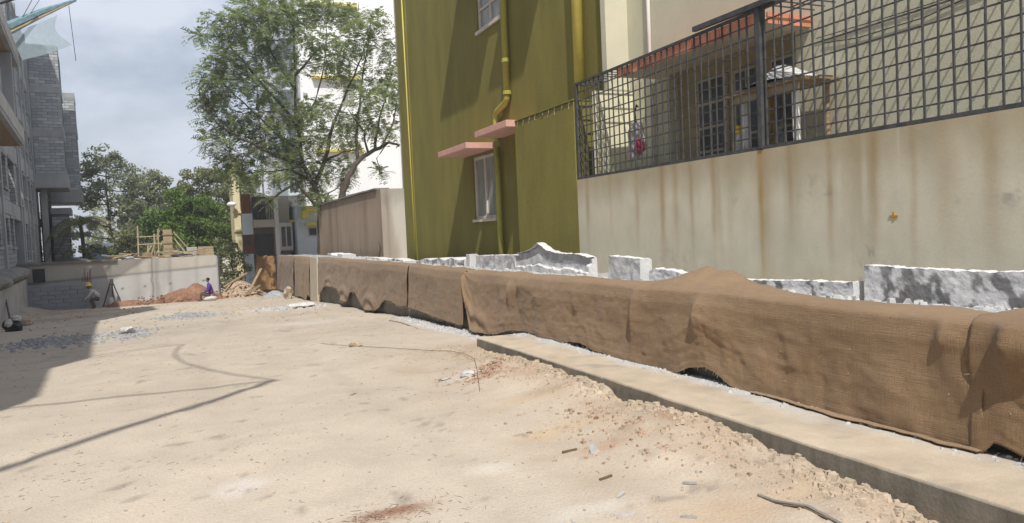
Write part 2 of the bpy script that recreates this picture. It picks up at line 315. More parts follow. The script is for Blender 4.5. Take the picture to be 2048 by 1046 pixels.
# slab footing (kerb-like concrete strip)
ky = np.arange(.9, 9.785, .05); prof = [(3.72,-.15),(3.72,.12),(3.722,.182),(3.735,.197)]+[(x,.2) for x in np.arange(3.8, 4.75, .06)]
P = np.zeros((len(prof), len(ky), 3)); C = np.zeros_like(P)
for i, (x, z) in enumerate(prof):
    e = .012*fbm(ky*3, ky*0+i*.02, 101)+.006*fbm(ky*17, ky*0, 102)
    P[i,:,0] = x+e*(x < 3.8)+.03*fbm(ky*.3, ky*0, 7); P[i,:,1] = ky; P[i,:,2] = z + (.006*fbm(ky*5, ky*0+x*5, 104) if z > .15 else 0)
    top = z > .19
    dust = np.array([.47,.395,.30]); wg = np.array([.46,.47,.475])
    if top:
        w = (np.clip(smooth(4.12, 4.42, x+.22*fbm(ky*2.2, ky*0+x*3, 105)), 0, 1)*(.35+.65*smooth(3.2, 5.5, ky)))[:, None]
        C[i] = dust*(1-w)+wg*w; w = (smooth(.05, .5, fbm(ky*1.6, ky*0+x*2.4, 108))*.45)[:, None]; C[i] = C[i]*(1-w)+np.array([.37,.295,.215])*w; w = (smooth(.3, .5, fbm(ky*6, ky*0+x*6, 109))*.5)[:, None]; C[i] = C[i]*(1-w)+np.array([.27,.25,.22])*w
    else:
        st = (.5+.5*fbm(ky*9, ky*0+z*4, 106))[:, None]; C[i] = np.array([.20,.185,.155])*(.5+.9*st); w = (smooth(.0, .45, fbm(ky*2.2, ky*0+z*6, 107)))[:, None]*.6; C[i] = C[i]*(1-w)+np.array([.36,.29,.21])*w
Pe = P.copy()
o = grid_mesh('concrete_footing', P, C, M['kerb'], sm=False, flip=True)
tag(o, 'long low dusty concrete footing strip in front of the burlap covered wall', 'footing')
eb = MB(); eb.box(3.75, 4.72, 9.70, 9.776, -.15, .193); eb.build('end_face', M['conc'], o)
jb = MB(); jb.box(3.712, 3.73, 3.36, 3.368, .0, .185); jb.build('joint_line', M['conc'], o)

# low concrete wall under the burlap
lw = MB(); lw.box(4.56, 4.76, .6, 29.3, -1.2, .985); lw.box(4.56, 4.76, 29.32, 41.2, -1.9, .90)
o = lw.build('low_wall', M['dconc'], bevel=.015); tag(o, 'low grey concrete wall under the hanging burlap', 'wall')

# ---------------------------------------------------------------- burlap sheets
BRN = np.array([.252,.170,.100])
def burlap(name, label, ya, yb, tops, hems, seed, amp=.03, swag=(), dents=(), tint=(1,1,1), back=.3, step=.03, xo=0, stain=0, hump=None, lip=False):
    ys = np.arange(ya, yb+1e-6, step); nv = 46; nb = 9
    tz = np.interp(ys, [a for a, b in tops], [b for a, b in tops])+.006*fbm(ys*3, ys*0, seed)
    hz = np.interp(ys, [a for a, b in hems], [b for a, b in hems])+.012*fbm(ys*6, ys*0, seed+1)
    P = np.zeros((nb+nv, len(ys), 3)); C = np.zeros_like(P)
    lo = .15*fbm(ys*.9, ys*0+3, seed+2)
    for i in range(nb+nv):
        if i < nb:
            k = i/(nb-1); bx = 4.53+xo+(1-k)*(back*(1+.35*fbm(ys*1.7, ys*0, seed+8))); z = tz+.006-.02*(k > .99)+.018*fbm(ys*2.2, ys*0+k, seed+9)*(1-k)
            if hump:
                hc, hw, hh = hump; g = np.exp(-((ys-hc)/hw)**2); z = z+g*hh*(1-k)**.8*(1+.5*fbm(ys*5, ys*0+k*2, seed+10)); bx = bx+g*.18*(1-k)
            P[i,:,0] = bx; P[i,:,1] = ys; P[i,:,2] = z; dn = k*0
        else:
            k = (i-nb+1)/nv; z = tz-.012-(tz-.012-hz)*k
            d = .015+.035*np.minimum(k*6, 1)+amp*1.1*fbm(ys*1.1, ys*0+k*1.3, seed+3)*min(1, k*3)
            d = d+amp*.5*fbm(ys*3.2+k*.6, ys*0+k*1.8, seed+4)*min(1, k*2)+amp*.22*k*fbm(ys*9+k, k*2+ys*0, seed+5)+.008*fbm(ys*1.5, ys*0+k*22, seed+6)*k*k
            d = d+.05*k*k
            cr1 = 1-np.abs(fbm(ys*1.6+k*.9, ys*0+k*2.4-ys*.25, seed+15, 3))*3; cr2 = 1-np.abs(fbm(ys*3.1-k*1.4, ys*0+k*3.0+ys*.2, seed+16, 2))*3
            d = d+amp*(.17*np.clip(cr1, 0, 1)**2+.08*np.clip(cr2, 0, 1)**2)*min(1, k*4+.15)+.004*fbm(ys*14, ys*0+k*30, seed+17, 2)
            for (yc, z0, wy, wz, a) in dents:                # pinched creases: steep on their far side
                s_ = (ys-yc); sh = np.where(s_ < 0, np.exp(s_/wy), np.exp(-(s_/(wy*.22))**2)); d = d+a*sh*np.exp(-((z-z0)/wz)**2)
            for (yc, w, a) in swag:                          # bunched swags at the hem
                s_ = (ys-yc)/w; g = np.exp(-s_**2); d = d+g*smooth(.45, .95, k)*(a*.45*np.sin(k*20-s_**2*5+1.5*fbm(ys*2, ys*0+k, seed+20))*smooth(1.6, .3, np.abs(s_))+a*.9)
            d = np.maximum(d, .008)
            P[i,:,0] = 4.53+xo-d; P[i,:,1] = ys+.02*fbm(ys*2, ys*0+k*2, seed+7); P[i,:,2] = z
        c = BRN*np.array(tint); tt = .5+.5*fbm(ys*.7, ys*0+i*.03, seed+12); C[i] = c*(.9+.2*tt[:, None])
        if stain:
            w = np.clip(smooth(.0, .5, fbm(ys*1.1, ys*0+i*.02, seed+14)), 0, 1)[:, None]*stain; C[i] = C[i]*(1-w)+np.array([.16,.11,.075])*w
    if lip:                                                  # loose hem lying on the slab
        ex = []; last = P[-1]
        for i in range(1, 5):
            q = last.copy(); q[:,0] -= (.022*i+.012*i*fbm(ys*2.5, ys*0, seed+18))*((hz < .17) & (ys < 5.4)); q[:,2] = np.where((hz < .17) & (ys < 5.4), .215-.0*i+.012*np.abs(fbm(ys*5, ys*0+i*.4, seed+19)), last[:,2]-.002*i); ex.append(q)
        P = np.concatenate([P, np.stack(ex)]); C = np.concatenate([C, np.stack([C[-1]*1.1]*4)])
    o = grid_mesh(name, P, C, M['burlap'])
    sl = o.modifiers.new('thickness', 'SOLIDIFY'); sl.thickness = .006; sl.offset = -1
    tag(o, label, 'burlap', None); fr = MB(); rf = random.Random(seed)
    for q in range(int((yb-ya)*22)):                         # frayed threads along the hem
        i_ = rf.randrange(len(ys)); p0 = Vector(P[nb+nv-1, i_]); p1 = p0+Vector((rf.uniform(-.02,.005), rf.uniform(-.02,.02), -rf.uniform(.012,.05))); fr.tube([p0+Vector((0,0,.004)), p0.lerp(p1,.5)+Vector((-.006,0,0)), p1], .0012, 3)
    for q in range(int((yb-ya)*5)):
        i_ = rf.randrange(len(ys)); j_ = rf.randrange(nb, nb+nv); p0 = Vector(P[j_, i_])+Vector((-.004,0,0)); fr.tube([p0, p0+Vector((-.01, rf.uniform(-.03,.03), rf.uniform(-.03,.02)))], .0016, 3)
    kind(fr.build('frayed_threads', M['bamboo'], o), 'stuff')
    return o
topA = [(2.2,1.01),(2.76,1.01),(3.4,1.01),(3.71,1.0),(4.5,1.02),(5.07,1.04),(5.76,1.05),(6.6,1.03),(7.63,1.03),(9.59,1.02),(12.3,1.01)]
hemA = [(2.9,.12),(3.04,.125),(3.24,.12),(3.61,.11),(4.04,.11),(4.53,.12),(5.24,.2),(5.45,.29),(5.62,.34),(5.85,.30),(6.05,.215),(6.29,.19),(7.04,.205),(7.69,.225),(8.0,.275),(8.2,.26),(8.59,.215),(9.67,.235),(10.2,.2),(10.7,.08),(11.3,.03),(11.8,.04),(11.95,.3),(12.15,.6),(12.27,.95)]
burlap('burlap_sheet', 'longest brown burlap sheet hanging over the wall behind the concrete footing', 2.98, 12.27, topA, hemA, 201, amp=.045,
       swag=((11.6,.55,.06),), dents=((6.85,.72,.32,.28,.085),(5.75,.8,.28,.2,.07),(9.9,.9,.15,.12,.05),(10.25,.75,.2,.18,.05),(4.35,.75,.2,.1,.02),(3.25,.9,.3,.12,.05)), hump=(6.1,.6,.15), back=.32, step=.02, lip=True)
burlap('burlap_sheet', 'darker burlap sheet overlapping the end of the long sheet, with ragged raised hem', 1.6, 3.06, [(1.5,1.015),(3.1,1.03)], [(1.5,.12),(2.5,.18),(2.77,.25),(2.85,.27),(2.9,.28),(2.95,.22),(3.06,.15)], 231, amp=.05,
       dents=((2.80,.92,.35,.22,.10),(2.45,.6,.3,.4,.05)), tint=(.92,.9,.88), back=.4, step=.02, xo=-.035)
hemB = [(12.3,.05),(12.52,.02),(13.09,.03),(13.83,.04),(14.81,.07),(15.6,.08),(15.9,.06)]
burlap('burlap_sheet', 'short flat burlap sheet between two dark vertical seams', 12.33, 15.86, [(12,1.01),(16,1.03)], hemB, 241, amp=.022, tint=(.98,.98,.97), back=.25)
hemC = [(15.9,.12),(16.56,.05),(17.21,.11),(17.9,.1),(18.17,.05),(18.77,-.22),(20.21,-.3),(20.8,-.1),(21.39,.10),(22.0,.05),(22.56,-.28),(23.29,-.25),(24.2,.03),(24.8,.06),(26.2,.05),(27.5,-.3),(28.2,-.5)]
burlap('burlap_sheet', 'burlap sheet with scalloped sagging hem showing grey wall below', 15.92, 27.9, [(15,1.03),(28,1.0)], hemC, 251, amp=.04,
       swag=((19.6,.9,.09),(23.0,.8,.08),(25.5,.7,.06)), tint=(.96,.95,.95), back=.22, step=.045)
burlap('burlap_sheet', 'stained burlap sheet hung past the pale bare strip of wall', 29.9, 34.5, [(28,.97),(36,.93)], [(29,-.7),(30.5,-.55),(31,-.85),(32.5,-.75),(34.5,-.9)], 261, amp=.05, tint=(.95,.88,.75), back=.2, step=.05, stain=.5)
burlap('burlap_sheet', 'dark weathered burlap sheet at the far end of the low wall', 34.6, 40.9, [(34,.93),(42,.86)], [(34,-.6),(36,-.5),(38,-.9),(41,-.9)], 271, amp=.07, tint=(.75,.7,.66), back=.2, step=.05, stain=.85)
mb = MB(); mb.add([(4.40,28.05,-.75),(4.40,29.75,-.7),(4.48,29.85,.99),(4.48,28.2,.99),(4.54,28.05,-.75),(4.54,29.75,-.7),(4.54,29.85,.99),(4.54,28.2,.99)], [(0,3,2,1),(4,5,6,7),(0,1,5,4),(1,2,6,5),(2,3,7,6),(3,0,4,7)])
o = mb.build('plank', M['soffit'], bevel=.01); tag(o, 'pale upright board leaning on the low wall between burlap sheets', 'board')
# flap of burlap on a short cross wall further on
cw = MB(); cw.box(3.95, 4.75, 44.5, 44.75, -1.9, .75); o = cw.build('stub_wall', M['dconc']); tag(o, 'short grey wall stub behind the rubble heap', 'wall')
xs = np.linspace(3.75, 4.72, 26); zs = np.linspace(.82, -1.1, 30); P = np.zeros((26, 30, 3)); XX, ZZ = np.meshgrid(xs, zs, indexing='ij')
kk = (.82-ZZ)/1.92; P[...,0] = XX-.3*kk*(1-(XX-3.75))+.0*kk; P[...,1] = 44.42-.35*kk-.07*np.sin(XX*15+kk*2)*kk-.05*fbm(XX*3, ZZ*2, 5); P[...,2] = ZZ+.12*fbm(XX*4, ZZ*0, 6)
o = grid_mesh('burlap_sheet', P, np.ones_like(P)*BRN*np.array([1.1,.98,.8]), M['burlap']); tag(o, 'loose tan burlap flap over the wall stub beside the rubble heap', 'burlap')
o.modifiers.new('thickness', 'SOLIDIFY').thickness = .01

# ---------------------------------------------------------------- granite pieces on the backfill
def granite(label, x0, x1, y0, y1, z0, tops, seed, dark=.45, name='granite_slab', lay=False):
    """block: front face at x0, along y0..y1; tops = [(fraction, height)]"""
    n = max(10, int((y1-y0)/(.016 if y0 < 9 else .03))); ys = np.linspace(y0, y1, n); tz = np.interp((ys-y0)/(y1-y0), [a for a, b in tops], [b for a, b in tops])
    tz = tz+.012*fbm(ys*9, ys*0, seed)+.010*fbm(ys*31, ys*0, seed+5, 3); nv = 26; nt_ = 6
    rows = []; cols = []
    for i in range(nv):
        k = i/(nv-1); z = z0+(tz-z0)*k; xj = x0+.012*fbm(ys*7, ys*0+k*4, seed+1)-.01*(1-k)
        if lay: xj = xj+.045*np.floor(k*3.99+.5*fbm(ys*2.5, ys*0, seed+7))*(.8+.2*fbm(ys*3, ys*0+np.floor(k*3.99), seed+6))
        rows.append(np.stack([xj, ys, z], -1))
        st = .5+.5*fbm(ys*9, z*7.0, seed+2, 5); st = st+.22*fbm(ys*2.1, z*1.3, seed+12); w = np.clip(smooth(.49, .58, st)*dark*(1.15-.25*k), 0, 1)[:, None]
        c = np.array([.66,.655,.66])*(1-w)+np.array([.11,.11,.11])*w; cols.append(c)
    for i in range(nt_):
        k = (i+1)/nt_; rows.append(np.stack([x0+(x1-x0)*k+0*ys, ys, tz+.008*fbm(ys*8, ys*0+k*3, seed+3)-.02*(k > .99)], -1)); cols.append(np.ones((n, 3))*np.array([.62,.62,.62]))
    rows.append(np.stack([x1+0*ys, ys, z0+0*ys], -1)); cols.append(np.ones((n, 3))*.5)
    P = np.stack(rows); C = np.stack(cols)
    # end caps
    o = grid_mesh(name, P, C, M['stone'], sm=False)
    me = o.data; bm = bmesh.new(); bm.from_mesh(me); nr = P.shape[0]
    bm.verts.ensure_lookup_table(); lay_ = bm.verts.layers.float_color.get('Col')
    rings = [(col_, [bm.verts[r*n+col_] for r in range(nr)]) for col_ in (0, n-1)]
    for col_, ring in rings:
        cp = [bm.verts.new(v.co) for v in ring]
        for c_, v in zip(cp, ring): c_[lay_] = (.6,.6,.6,1)
        bm.faces.new(cp if col_ == 0 else cp[::-1])
    bmesh.ops.recalc_face_normals(bm, faces=bm.faces); bm.to_mesh(me); bm.free()
    return tag(o, label, 'granite slab')
granite('tall long grey mottled granite slab standing against the cream wall', 5.55, 5.72, 2.2, 4.78, .80, [(0,1.22),(.3,1.235),(.6,1.22),(1,1.245)], 301, .8)
granite('low mottled granite slab lying beside the burlap hump', 5.5, 5.66, 4.86, 6.35, .80, [(0,1.09),(.5,1.075),(1,1.05)], 311, .85)
granite('rough grey granite piece with broken sloping top next to the small upright block', 5.45, 5.62, 6.75, 8.0, .80, [(0,1.02),(.3,1.06),(.6,1.12),(.9,1.13),(1,1.09)], 321, .6)
granite('small upright granite block standing alone with bright white side', 5.4, 5.58, 8.12, 8.90, .80, [(0,1.25),(.5,1.265),(1,1.29)], 331, .25)
granite('layered pale granite slab with a pointed peak', 5.45, 5.66, 9.66, 12.3, .80, [(0,1.245),(.08,1.285),(.35,1.29),(.5,1.33),(.64,1.46),(.75,1.36),(.85,1.30),(1,1.27)], 341, .22, lay=True)
granite('long pale granite slab beside the peaked slab', 5.5, 5.75, 12.33, 14.3, .80, [(0,1.24),(.5,1.225),(1,1.20)], 351, .4)
granite('narrow white stone post between the long slab and the broken stones', 5.4, 5.6, 14.42, 14.62, .80, [(0,1.23),(1,1.23)], 361, .1, name='stone_post')
granite('row of broken grey stone with jagged top before the olive house', 5.4, 5.8, 14.75, 18.3, .80, [(0,1.12),(.1,1.09),(.25,1.14),(.35,1.07),(.5,1.12),(.65,1.05),(.8,1.09),(1,1.0)], 371, .7, name='broken_stone')
granite('low grey stone blocks lying before the stained shed wall', 5.4, 5.8, 19.5, 24.5, .75, [(0,.99),(.2,1.03),(.4,.98),(.7,1.02),(1,.96)], 381, .7, name='broken_stone')
granite('far pale stone block lying beside the pale blue house', 5.2, 5.7, 27, 30.0, .70, [(0,1.08),(.3,1.1),(.32,1.02),(.7,1.03),(.74,1.1),(1,1.08)], 391, .3, name='broken_stone')

# ---------------------------------------------------------------- terrace wall, cage, cream house
TW = (6.2, 2.0, 0)
tw = thing('terrace_wall', 'tall cream plaster wall with rust streaks below the iron cage', 'wall', (6.2, 6.5, .8))
ys = np.arange(1.0, 11.17, .025); zs = np.concatenate([np.arange(.7, 2.5, .03), [2.505]]); YY, ZZ = np.meshgrid(ys, zs, indexing='ij')
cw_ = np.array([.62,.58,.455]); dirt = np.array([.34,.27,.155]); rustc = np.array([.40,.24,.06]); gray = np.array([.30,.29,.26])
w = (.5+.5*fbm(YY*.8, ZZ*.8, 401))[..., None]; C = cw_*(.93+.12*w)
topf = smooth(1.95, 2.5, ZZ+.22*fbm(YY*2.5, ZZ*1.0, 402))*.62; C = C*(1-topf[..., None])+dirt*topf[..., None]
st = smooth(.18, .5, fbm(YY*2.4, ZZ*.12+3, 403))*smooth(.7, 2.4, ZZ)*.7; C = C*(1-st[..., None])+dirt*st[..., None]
for yc, wd, k, zl in ((6.76,.035,.85,.9),(6.70,.08,.35,.9),(8.72,.05,.45,1.3),(8.4,.05,.35,1.5),(9.35,.04,.3,1.6),(7.6,.04,.38,1.2),(8.05,.035,.35,1.4),(5.75,.035,.45,1.4),(5.2,.05,.35,1.9),(4.78,.03,.3,1.0),(4.05,.06,.3,1.6),(3.6,.07,.35,1.5),(10.1,.04,.2,1.8),(10.8,.05,.3,2.1),(6.3,.04,.22,1.7),(4.45,.1,.25,1.7)):
    wob = .018*fbm(ZZ*1.5, YY*0+yc, 404); g = np.exp(-((YY-yc-wob)/(wd*1.25))**2)*smooth(zl-.65, 2.2, ZZ)*min(1, k*1.75)*(.75+.5*fbm(ZZ*3, YY*6, 405))
    g = np.clip(g, 0, 1)[..., None]; C = C*(1-g)+(rustc if k > .6 else np.array([.36,.24,.11]))*g
def spot(yc, zc, ry, rz_, k, seed, col=gray):
    global C
    d = np.sqrt(((YY-yc)/ry)**2+((ZZ-zc)/rz_)**2); g = np.clip(1.1-d, 0, 1)*smooth(.12, .4, fbm(YY*16, ZZ*16, seed))*k; C = C*(1-g[..., None])+col*g[..., None]
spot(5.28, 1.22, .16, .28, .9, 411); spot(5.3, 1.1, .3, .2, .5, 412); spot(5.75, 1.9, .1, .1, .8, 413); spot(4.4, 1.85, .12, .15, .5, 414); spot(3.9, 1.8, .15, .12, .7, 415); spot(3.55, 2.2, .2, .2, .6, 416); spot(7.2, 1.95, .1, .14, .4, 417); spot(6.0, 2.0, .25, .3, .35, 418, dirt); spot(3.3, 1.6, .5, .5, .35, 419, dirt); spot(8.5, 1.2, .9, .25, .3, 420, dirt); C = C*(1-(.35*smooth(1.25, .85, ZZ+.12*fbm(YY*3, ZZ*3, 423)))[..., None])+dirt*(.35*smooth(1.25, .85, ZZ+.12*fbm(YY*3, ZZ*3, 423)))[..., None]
crk = np.exp(-((YY-4.93-.03*fbm(ZZ*4, YY*0, 421))/.012)**2)*smooth(1.75, 1.85, ZZ)*.35; C = C*(1-crk[..., None])+np.array([.66,.62,.52])*crk[..., None]
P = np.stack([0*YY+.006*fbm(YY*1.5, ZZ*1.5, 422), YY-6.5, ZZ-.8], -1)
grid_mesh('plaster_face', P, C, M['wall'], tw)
pmk = mat('orange_paint', (.50,.30,.05), var=.2, bump=0)
MB().box(-.0085,.004,4.98-6.5,4.995-6.5,.835,.915).build('paint_mark', pmk, tw); MB().box(-.0095,.003,4.94-6.5,5.035-6.5,.868,.882).build('paint_mark', pmk, tw)
mb = MB(); mb.box(.012, .16, 1.0-6.5, 11.15-6.5, -.1, 1.70); mb.build('wall_core', M['cream'], tw)
mb = MB(); mb.box(.17, 1.1, 1.0-6.5, 10.66-6.5, 1.35, 1.55); mb.build('terrace_floor', M['conc'], tw)
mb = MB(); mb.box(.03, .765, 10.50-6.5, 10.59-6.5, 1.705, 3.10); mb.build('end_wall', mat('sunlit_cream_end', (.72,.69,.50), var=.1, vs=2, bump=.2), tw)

cage = thing('balcony_cage', 'dark iron bar cage enclosing the terrace on top of the cream wall', 'cage', (6.2, 6.5, 2.5))
def bar(name, p, q, w, mat_=None, parent=cage, o=(6.2, 6.5, 2.5)):
    p = Vector(p)-Vector(o); q = Vector(q)-Vector(o); d = (q-p); L_ = d.length; d.normalize()
    a = d.cross(Vector((0,0,1)));  a = Vector((1,0,0)) if a.length < 1e-3 else a.normalized(); b = d.cross(a); w = w/2
    vs = [p+a*i*w+b*j*w for i, j in ((-1,-1),(1,-1),(1,1),(-1,1))]; vs += [v+d*L_ for v in vs]
    return MB().add(vs, [(0,3,2,1),(4,5,6,7),(0,1,5,4),(1,2,6,5),(2,3,7,6),(3,0,4,7)]).build(name, mat_ or M['iron'], parent)
CX = 6.225; zt = 4.12; zb = 2.515
bar('bottom_rail', (CX,2.0,zb+.012), (CX,11.12,zb+.012), .042); bar('top_rail', (CX,2.0,zt), (CX,11.12,zt), .036)
bar('corner_post', (CX,11.10,zb), (CX,11.10,zt), .045); bar('thick_post', (CX-.004,6.73,zb), (CX-.004,6.73,zt+.02), .068)
k = 0; y = 2.1
while y < 11.05:
    if abs(y-6.73) > .05:
        j = random.uniform(-.014,.014); bar('upright_bar', (CX,y+j,zb), (CX,y+random.uniform(-.016,.016),zt), random.choice((.015,.0165,.018)))
    y += .1425
for i in range(1, 11):
    z = zb+i*(zt-zb)/11; bar('cross_bar', (CX+.010,2.0,z+random.uniform(-.006,.006)), (CX+.010,11.1,z+random.uniform(-.006,.006)), .0145)
y = 2.1
while y < 11.08:
    if not 6.62 < y < 9.85: bar('roof_bar', (CX,y,zt+.012), (6.94,y,zt+.012), .014)
    y += .155
for x in (6.6,):
    bar('roof_rail', (x,2.0,zt+.025), (x,6.6,zt+.025), .013); bar('roof_rail', (x,9.9,zt+.025), (x,11.1,zt+.025), .013)
bar('roof_end_rail', (CX,11.1,zt), (6.64,11.1,zt), .03)
bar('folded_bar_bundle', (6.19,6.45,zt+.045), (6.21,7.9,zt+.075), .06)

ch = thing('cream_house', 'cream plastered house with tiled sunshade behind the iron cage', 'house', (7.0, 6.5, 0))
def cb(nm, m_, x0, x1, y0, y1, z0, z1, par=ch, o=(7.0,6.5,0), bevel=0):
    return MB().box(x0-o[0], x1-o[0], y0-o[1], y1-o[1], z0-o[2], z1-o[2]).build(nm, m_, par, bevel=bevel)
cb('wall', M['cream'], 6.97, 7.3, 1.0, 6.93, .5, 8.6); cb('wall', M['cream'], 6.97, 7.3, 9.55, 14, .5, 8.6); cb('wall', M['cream'], 6.97, 7.3, 6.93, 9.55, 4.06, 8.6); cb('wall', M['cream'], 7.31, 13, 1.0, 14, 0, 8.5)
cb('shaded_recess_wall', M['tan'], 7.16, 7.3, 6.93, 9.55, .5, 4.06)  # tan stands for the cream wall's shade under the sunshade
sh = cb('sunshade', M['soffit'], 6.255, 6.97, 6.70, 9.80, 3.97, 4.035)
for i in range(17):
    y0 = 6.715+i*.182; d = random.uniform(-.008,.004)
    t_ = MB(); t_.prism([(-.765+d, y0-6.5),(-.745+d, y0-6.5),(-.745+d, y0+.168-6.5),(-.765+d, y0+.168-6.5)], 3.955, 4.095); t_.build('tile', M['tile'], sh)
for i in range(4):
    x0 = 6.30+i*.168; MB().box(x0-7, x0+.155-7, 6.672-6.5, 6.697-6.5, 3.955, 4.085).build('tile', M['tile'], sh)
for i in range(17):
    y0 = 6.71+i*.182
    for j in range(3):
        x0 = 6.262+j*.235; MB().add([(x0-7,y0-6.5,4.047+.02*j),(x0+.25-7,y0-6.5,4.05+.022*j+.02),(x0+.25-7,y0+.17-6.5,4.05+.022*j+.02),(x0-7,y0+.17-6.5,4.047+.02*j),
            (x0-7,y0-6.5,4.037),(x0+.228-7,y0-6.5,4.037),(x0+.228-7,y0+.17-6.5,4.037),(x0-7,y0+.17-6.5,4.037)], [(0,1,2,3),(4,7,6,5),(0,4,5,1),(1,5,6,2),(2,6,7,3),(3,7,4,0)]).build('tile', M['tile'], sh)
def pane_window(nm, y0, y1, z0, z1, nc, nr, x=7.15):
    f = cb(nm, M['soffit'], x-.05, x-.004, y0, y1, z0, z1)
    py = (y1-y0-.04*(nc+1))/nc; pz = (z1-z0-.04*(nr+1))/nr
    for i in range(nc):
        for j in range(nr):
            a = y0+.04+i*(py+.04); b = z0+.04+j*(pz+.04); cb('pane', M['glass'], x-.062, x-.052, a, a+py, b, b+pz, f)
pane_window('door', 8.38, 9.0, 2.36, 3.78, 2, 4); pane_window('window', 7.72, 8.2, 2.42, 3.76, 2, 3); pane_window('window', 7.06, 7.5, 2.42, 3.76, 2, 3)
MB().tube([(6.925-7,9.93-6.5,2.4),(6.925-7,9.93-6.5,8.5)], .032, 10).build('drain_pipe', M['white'], ch, smooth_=True)
MB().box(6.54-7, 6.968-7, 10.60-6.5, 10.745-6.5, .5, 8.6).build('return_shade_fin', M['cream'], ch)  # cream return; its outward projection is added to shade the olive wall
MB().tube([(6.955-7,y_-6.5,z_) for y_, z_ in ((6.5,3.72),(6.0,3.66),(5.2,3.66),(4.6,3.74),(3.9,3.8),(3.0,3.87),(2.0,3.9))], .006, 5).build('wall_cable', M['cable'], ch)
MB().tube([(6.955-7,y_-6.5,z_) for y_, z_ in ((6.6,3.80),(5.6,3.78),(4.6,3.77),(3.6,3.86),(2.5,3.96))], .005, 5).build('wall_cable', M['cable'], ch)

# things kept on the terrace
st = thing('wooden_stand', 'old wooden stand with plastic wrapped legs piled with sheets on the terrace', 'stand', (6.58, 6.75, 2.35))
def sb(nm, m_, pts=None, box=None, r=.03, par=st):
    b = MB()
    if box: b.box(*box)
    else: b.tube(pts, r, 7)
    return b.build(nm, m_, par)
for (x_, y_, m_, r_) in ((-.22,-.42,M['white'],.045),(-.22,.42,M['tarp'],.05),(.24,-.42,M['wood'],.04),(.24,.42,M['wood'],.04)):
    sb('leg', m_, [(x_,y_,.0),(x_+.01,y_+.02,.4),(x_-.01,y_,.86)], r=r_)
for i in range(3): sb('plank', M['wood'], box=(-.33+i*.21,-.33+i*.21+.2,-.62+random.uniform(-.05,.05),.62+random.uniform(-.05,.05),.86+i*.004,.90+i*.004))
sb('apron', M['ply'], box=(-.30,-.27,-.5,.5,.76,.858))
tg = np.linspace(-.52, .52, 26); th_ = np.linspace(-.32, .32, 18); TX, TY = np.meshgrid(th_, tg, indexing='ij')
TZ = .905+.24*np.clip(1-np.abs(TY+.02)/.5, 0, 1)*np.clip(1-(np.abs(TX)/.36)**2, 0, 1)+.05*np.abs(fbm(TX*5, TY*5, 441))
o = grid_mesh('crumpled_sheet', np.stack([TX+6.58, TY+6.75, TZ+2.35], -1), None, M['tarp'], None, sm=False); tag(o, 'crumpled grey white plastic sheet heaped on the wooden stand', 'plastic sheet')
o = thing('hanging_bag', 'clear pinkish plastic bag of clothes hanging inside the cage', 'bag', (6.42, 9.62, 2.72))
MB().lump((0,0,.26), (.1,.22,.27), 5, .16, 2).build('bag_body', M['clear'], o); MB().lump((-.05,-.13,.16), (.07,.1,.12), 6, .15, 2).build('cloth', M['redcloth'], o)
MB().lump((-.04,.06,.04), (.07,.12,.09), 16, .2, 2).build('cloth', M['clear'], o)
MB().tube([(0,0,.5),(.0,.03,.7),(.0,-.02,.8),(0,-.06,.76)], .012, 6).build('hook', M['cable'], o)
o = thing('bottle_pack', 'pale bottles with yellow caps standing behind the cage bars', 'bottles', (6.45, 7.33, 2.35))
for i, (dy_) in enumerate((-.055,.055)):
    MB().tube([(0,dy_,0),(0,dy_,.34),(0,dy_,.42),(0,dy_,.46)], [.05,.05,.03,.022], 10).build('bottle', M['sack'], o, smooth_=True)
    MB().tube([(0,dy_,.44),(0,dy_,.53)], [.045,.04], 10).build('cap', M['ybright'], o)

# ---------------------------------------------------------------- olive green house
GH = (6.65, 17, 0)
gh = thing('olive_house', 'olive green plastered house with pink sunshades and downpipe', 'house', GH)
def gb(nm, m_, x0, x1, y0, y1, z0, z1, par=gh, bevel=0):
    return MB().box(x0-GH[0], x1-GH[0], y0-GH[1], y1-GH[1], z0, z1).build(nm, m_, par, bevel=bevel)
def gwall(y0, y1, z0, z1): gb('wall', M['green'], 6.65, 6.9, y0, y1, z0, z1)
W1 = (15.86, 17.24, 2.0, 3.52); W2 = (15.1, 16.52, 6.42, 7.9)
gwall(17.24, 23.42, .2, 10.6); gwall(10.75, 15.86, .2, 3.52); gwall(15.86, 17.24, .2, 2.0)
gwall(16.52, 17.24, 3.52, 10.6); gwall(15.1, 16.52, 3.52, 6.42); gwall(15.1, 16.52, 7.9, 10.6); gwall(10.75, 15.1, 3.52, 10.6); gwall(15.86, 16.52, 3.52, 3.521)
gb('wall', M['green'], 6.91, 14, 10.76, 23.41, .2, 10.5)
gb('plaster_band', M['green'], 6.615, 6.648, 22.35, 23.43, .2, 10.6)
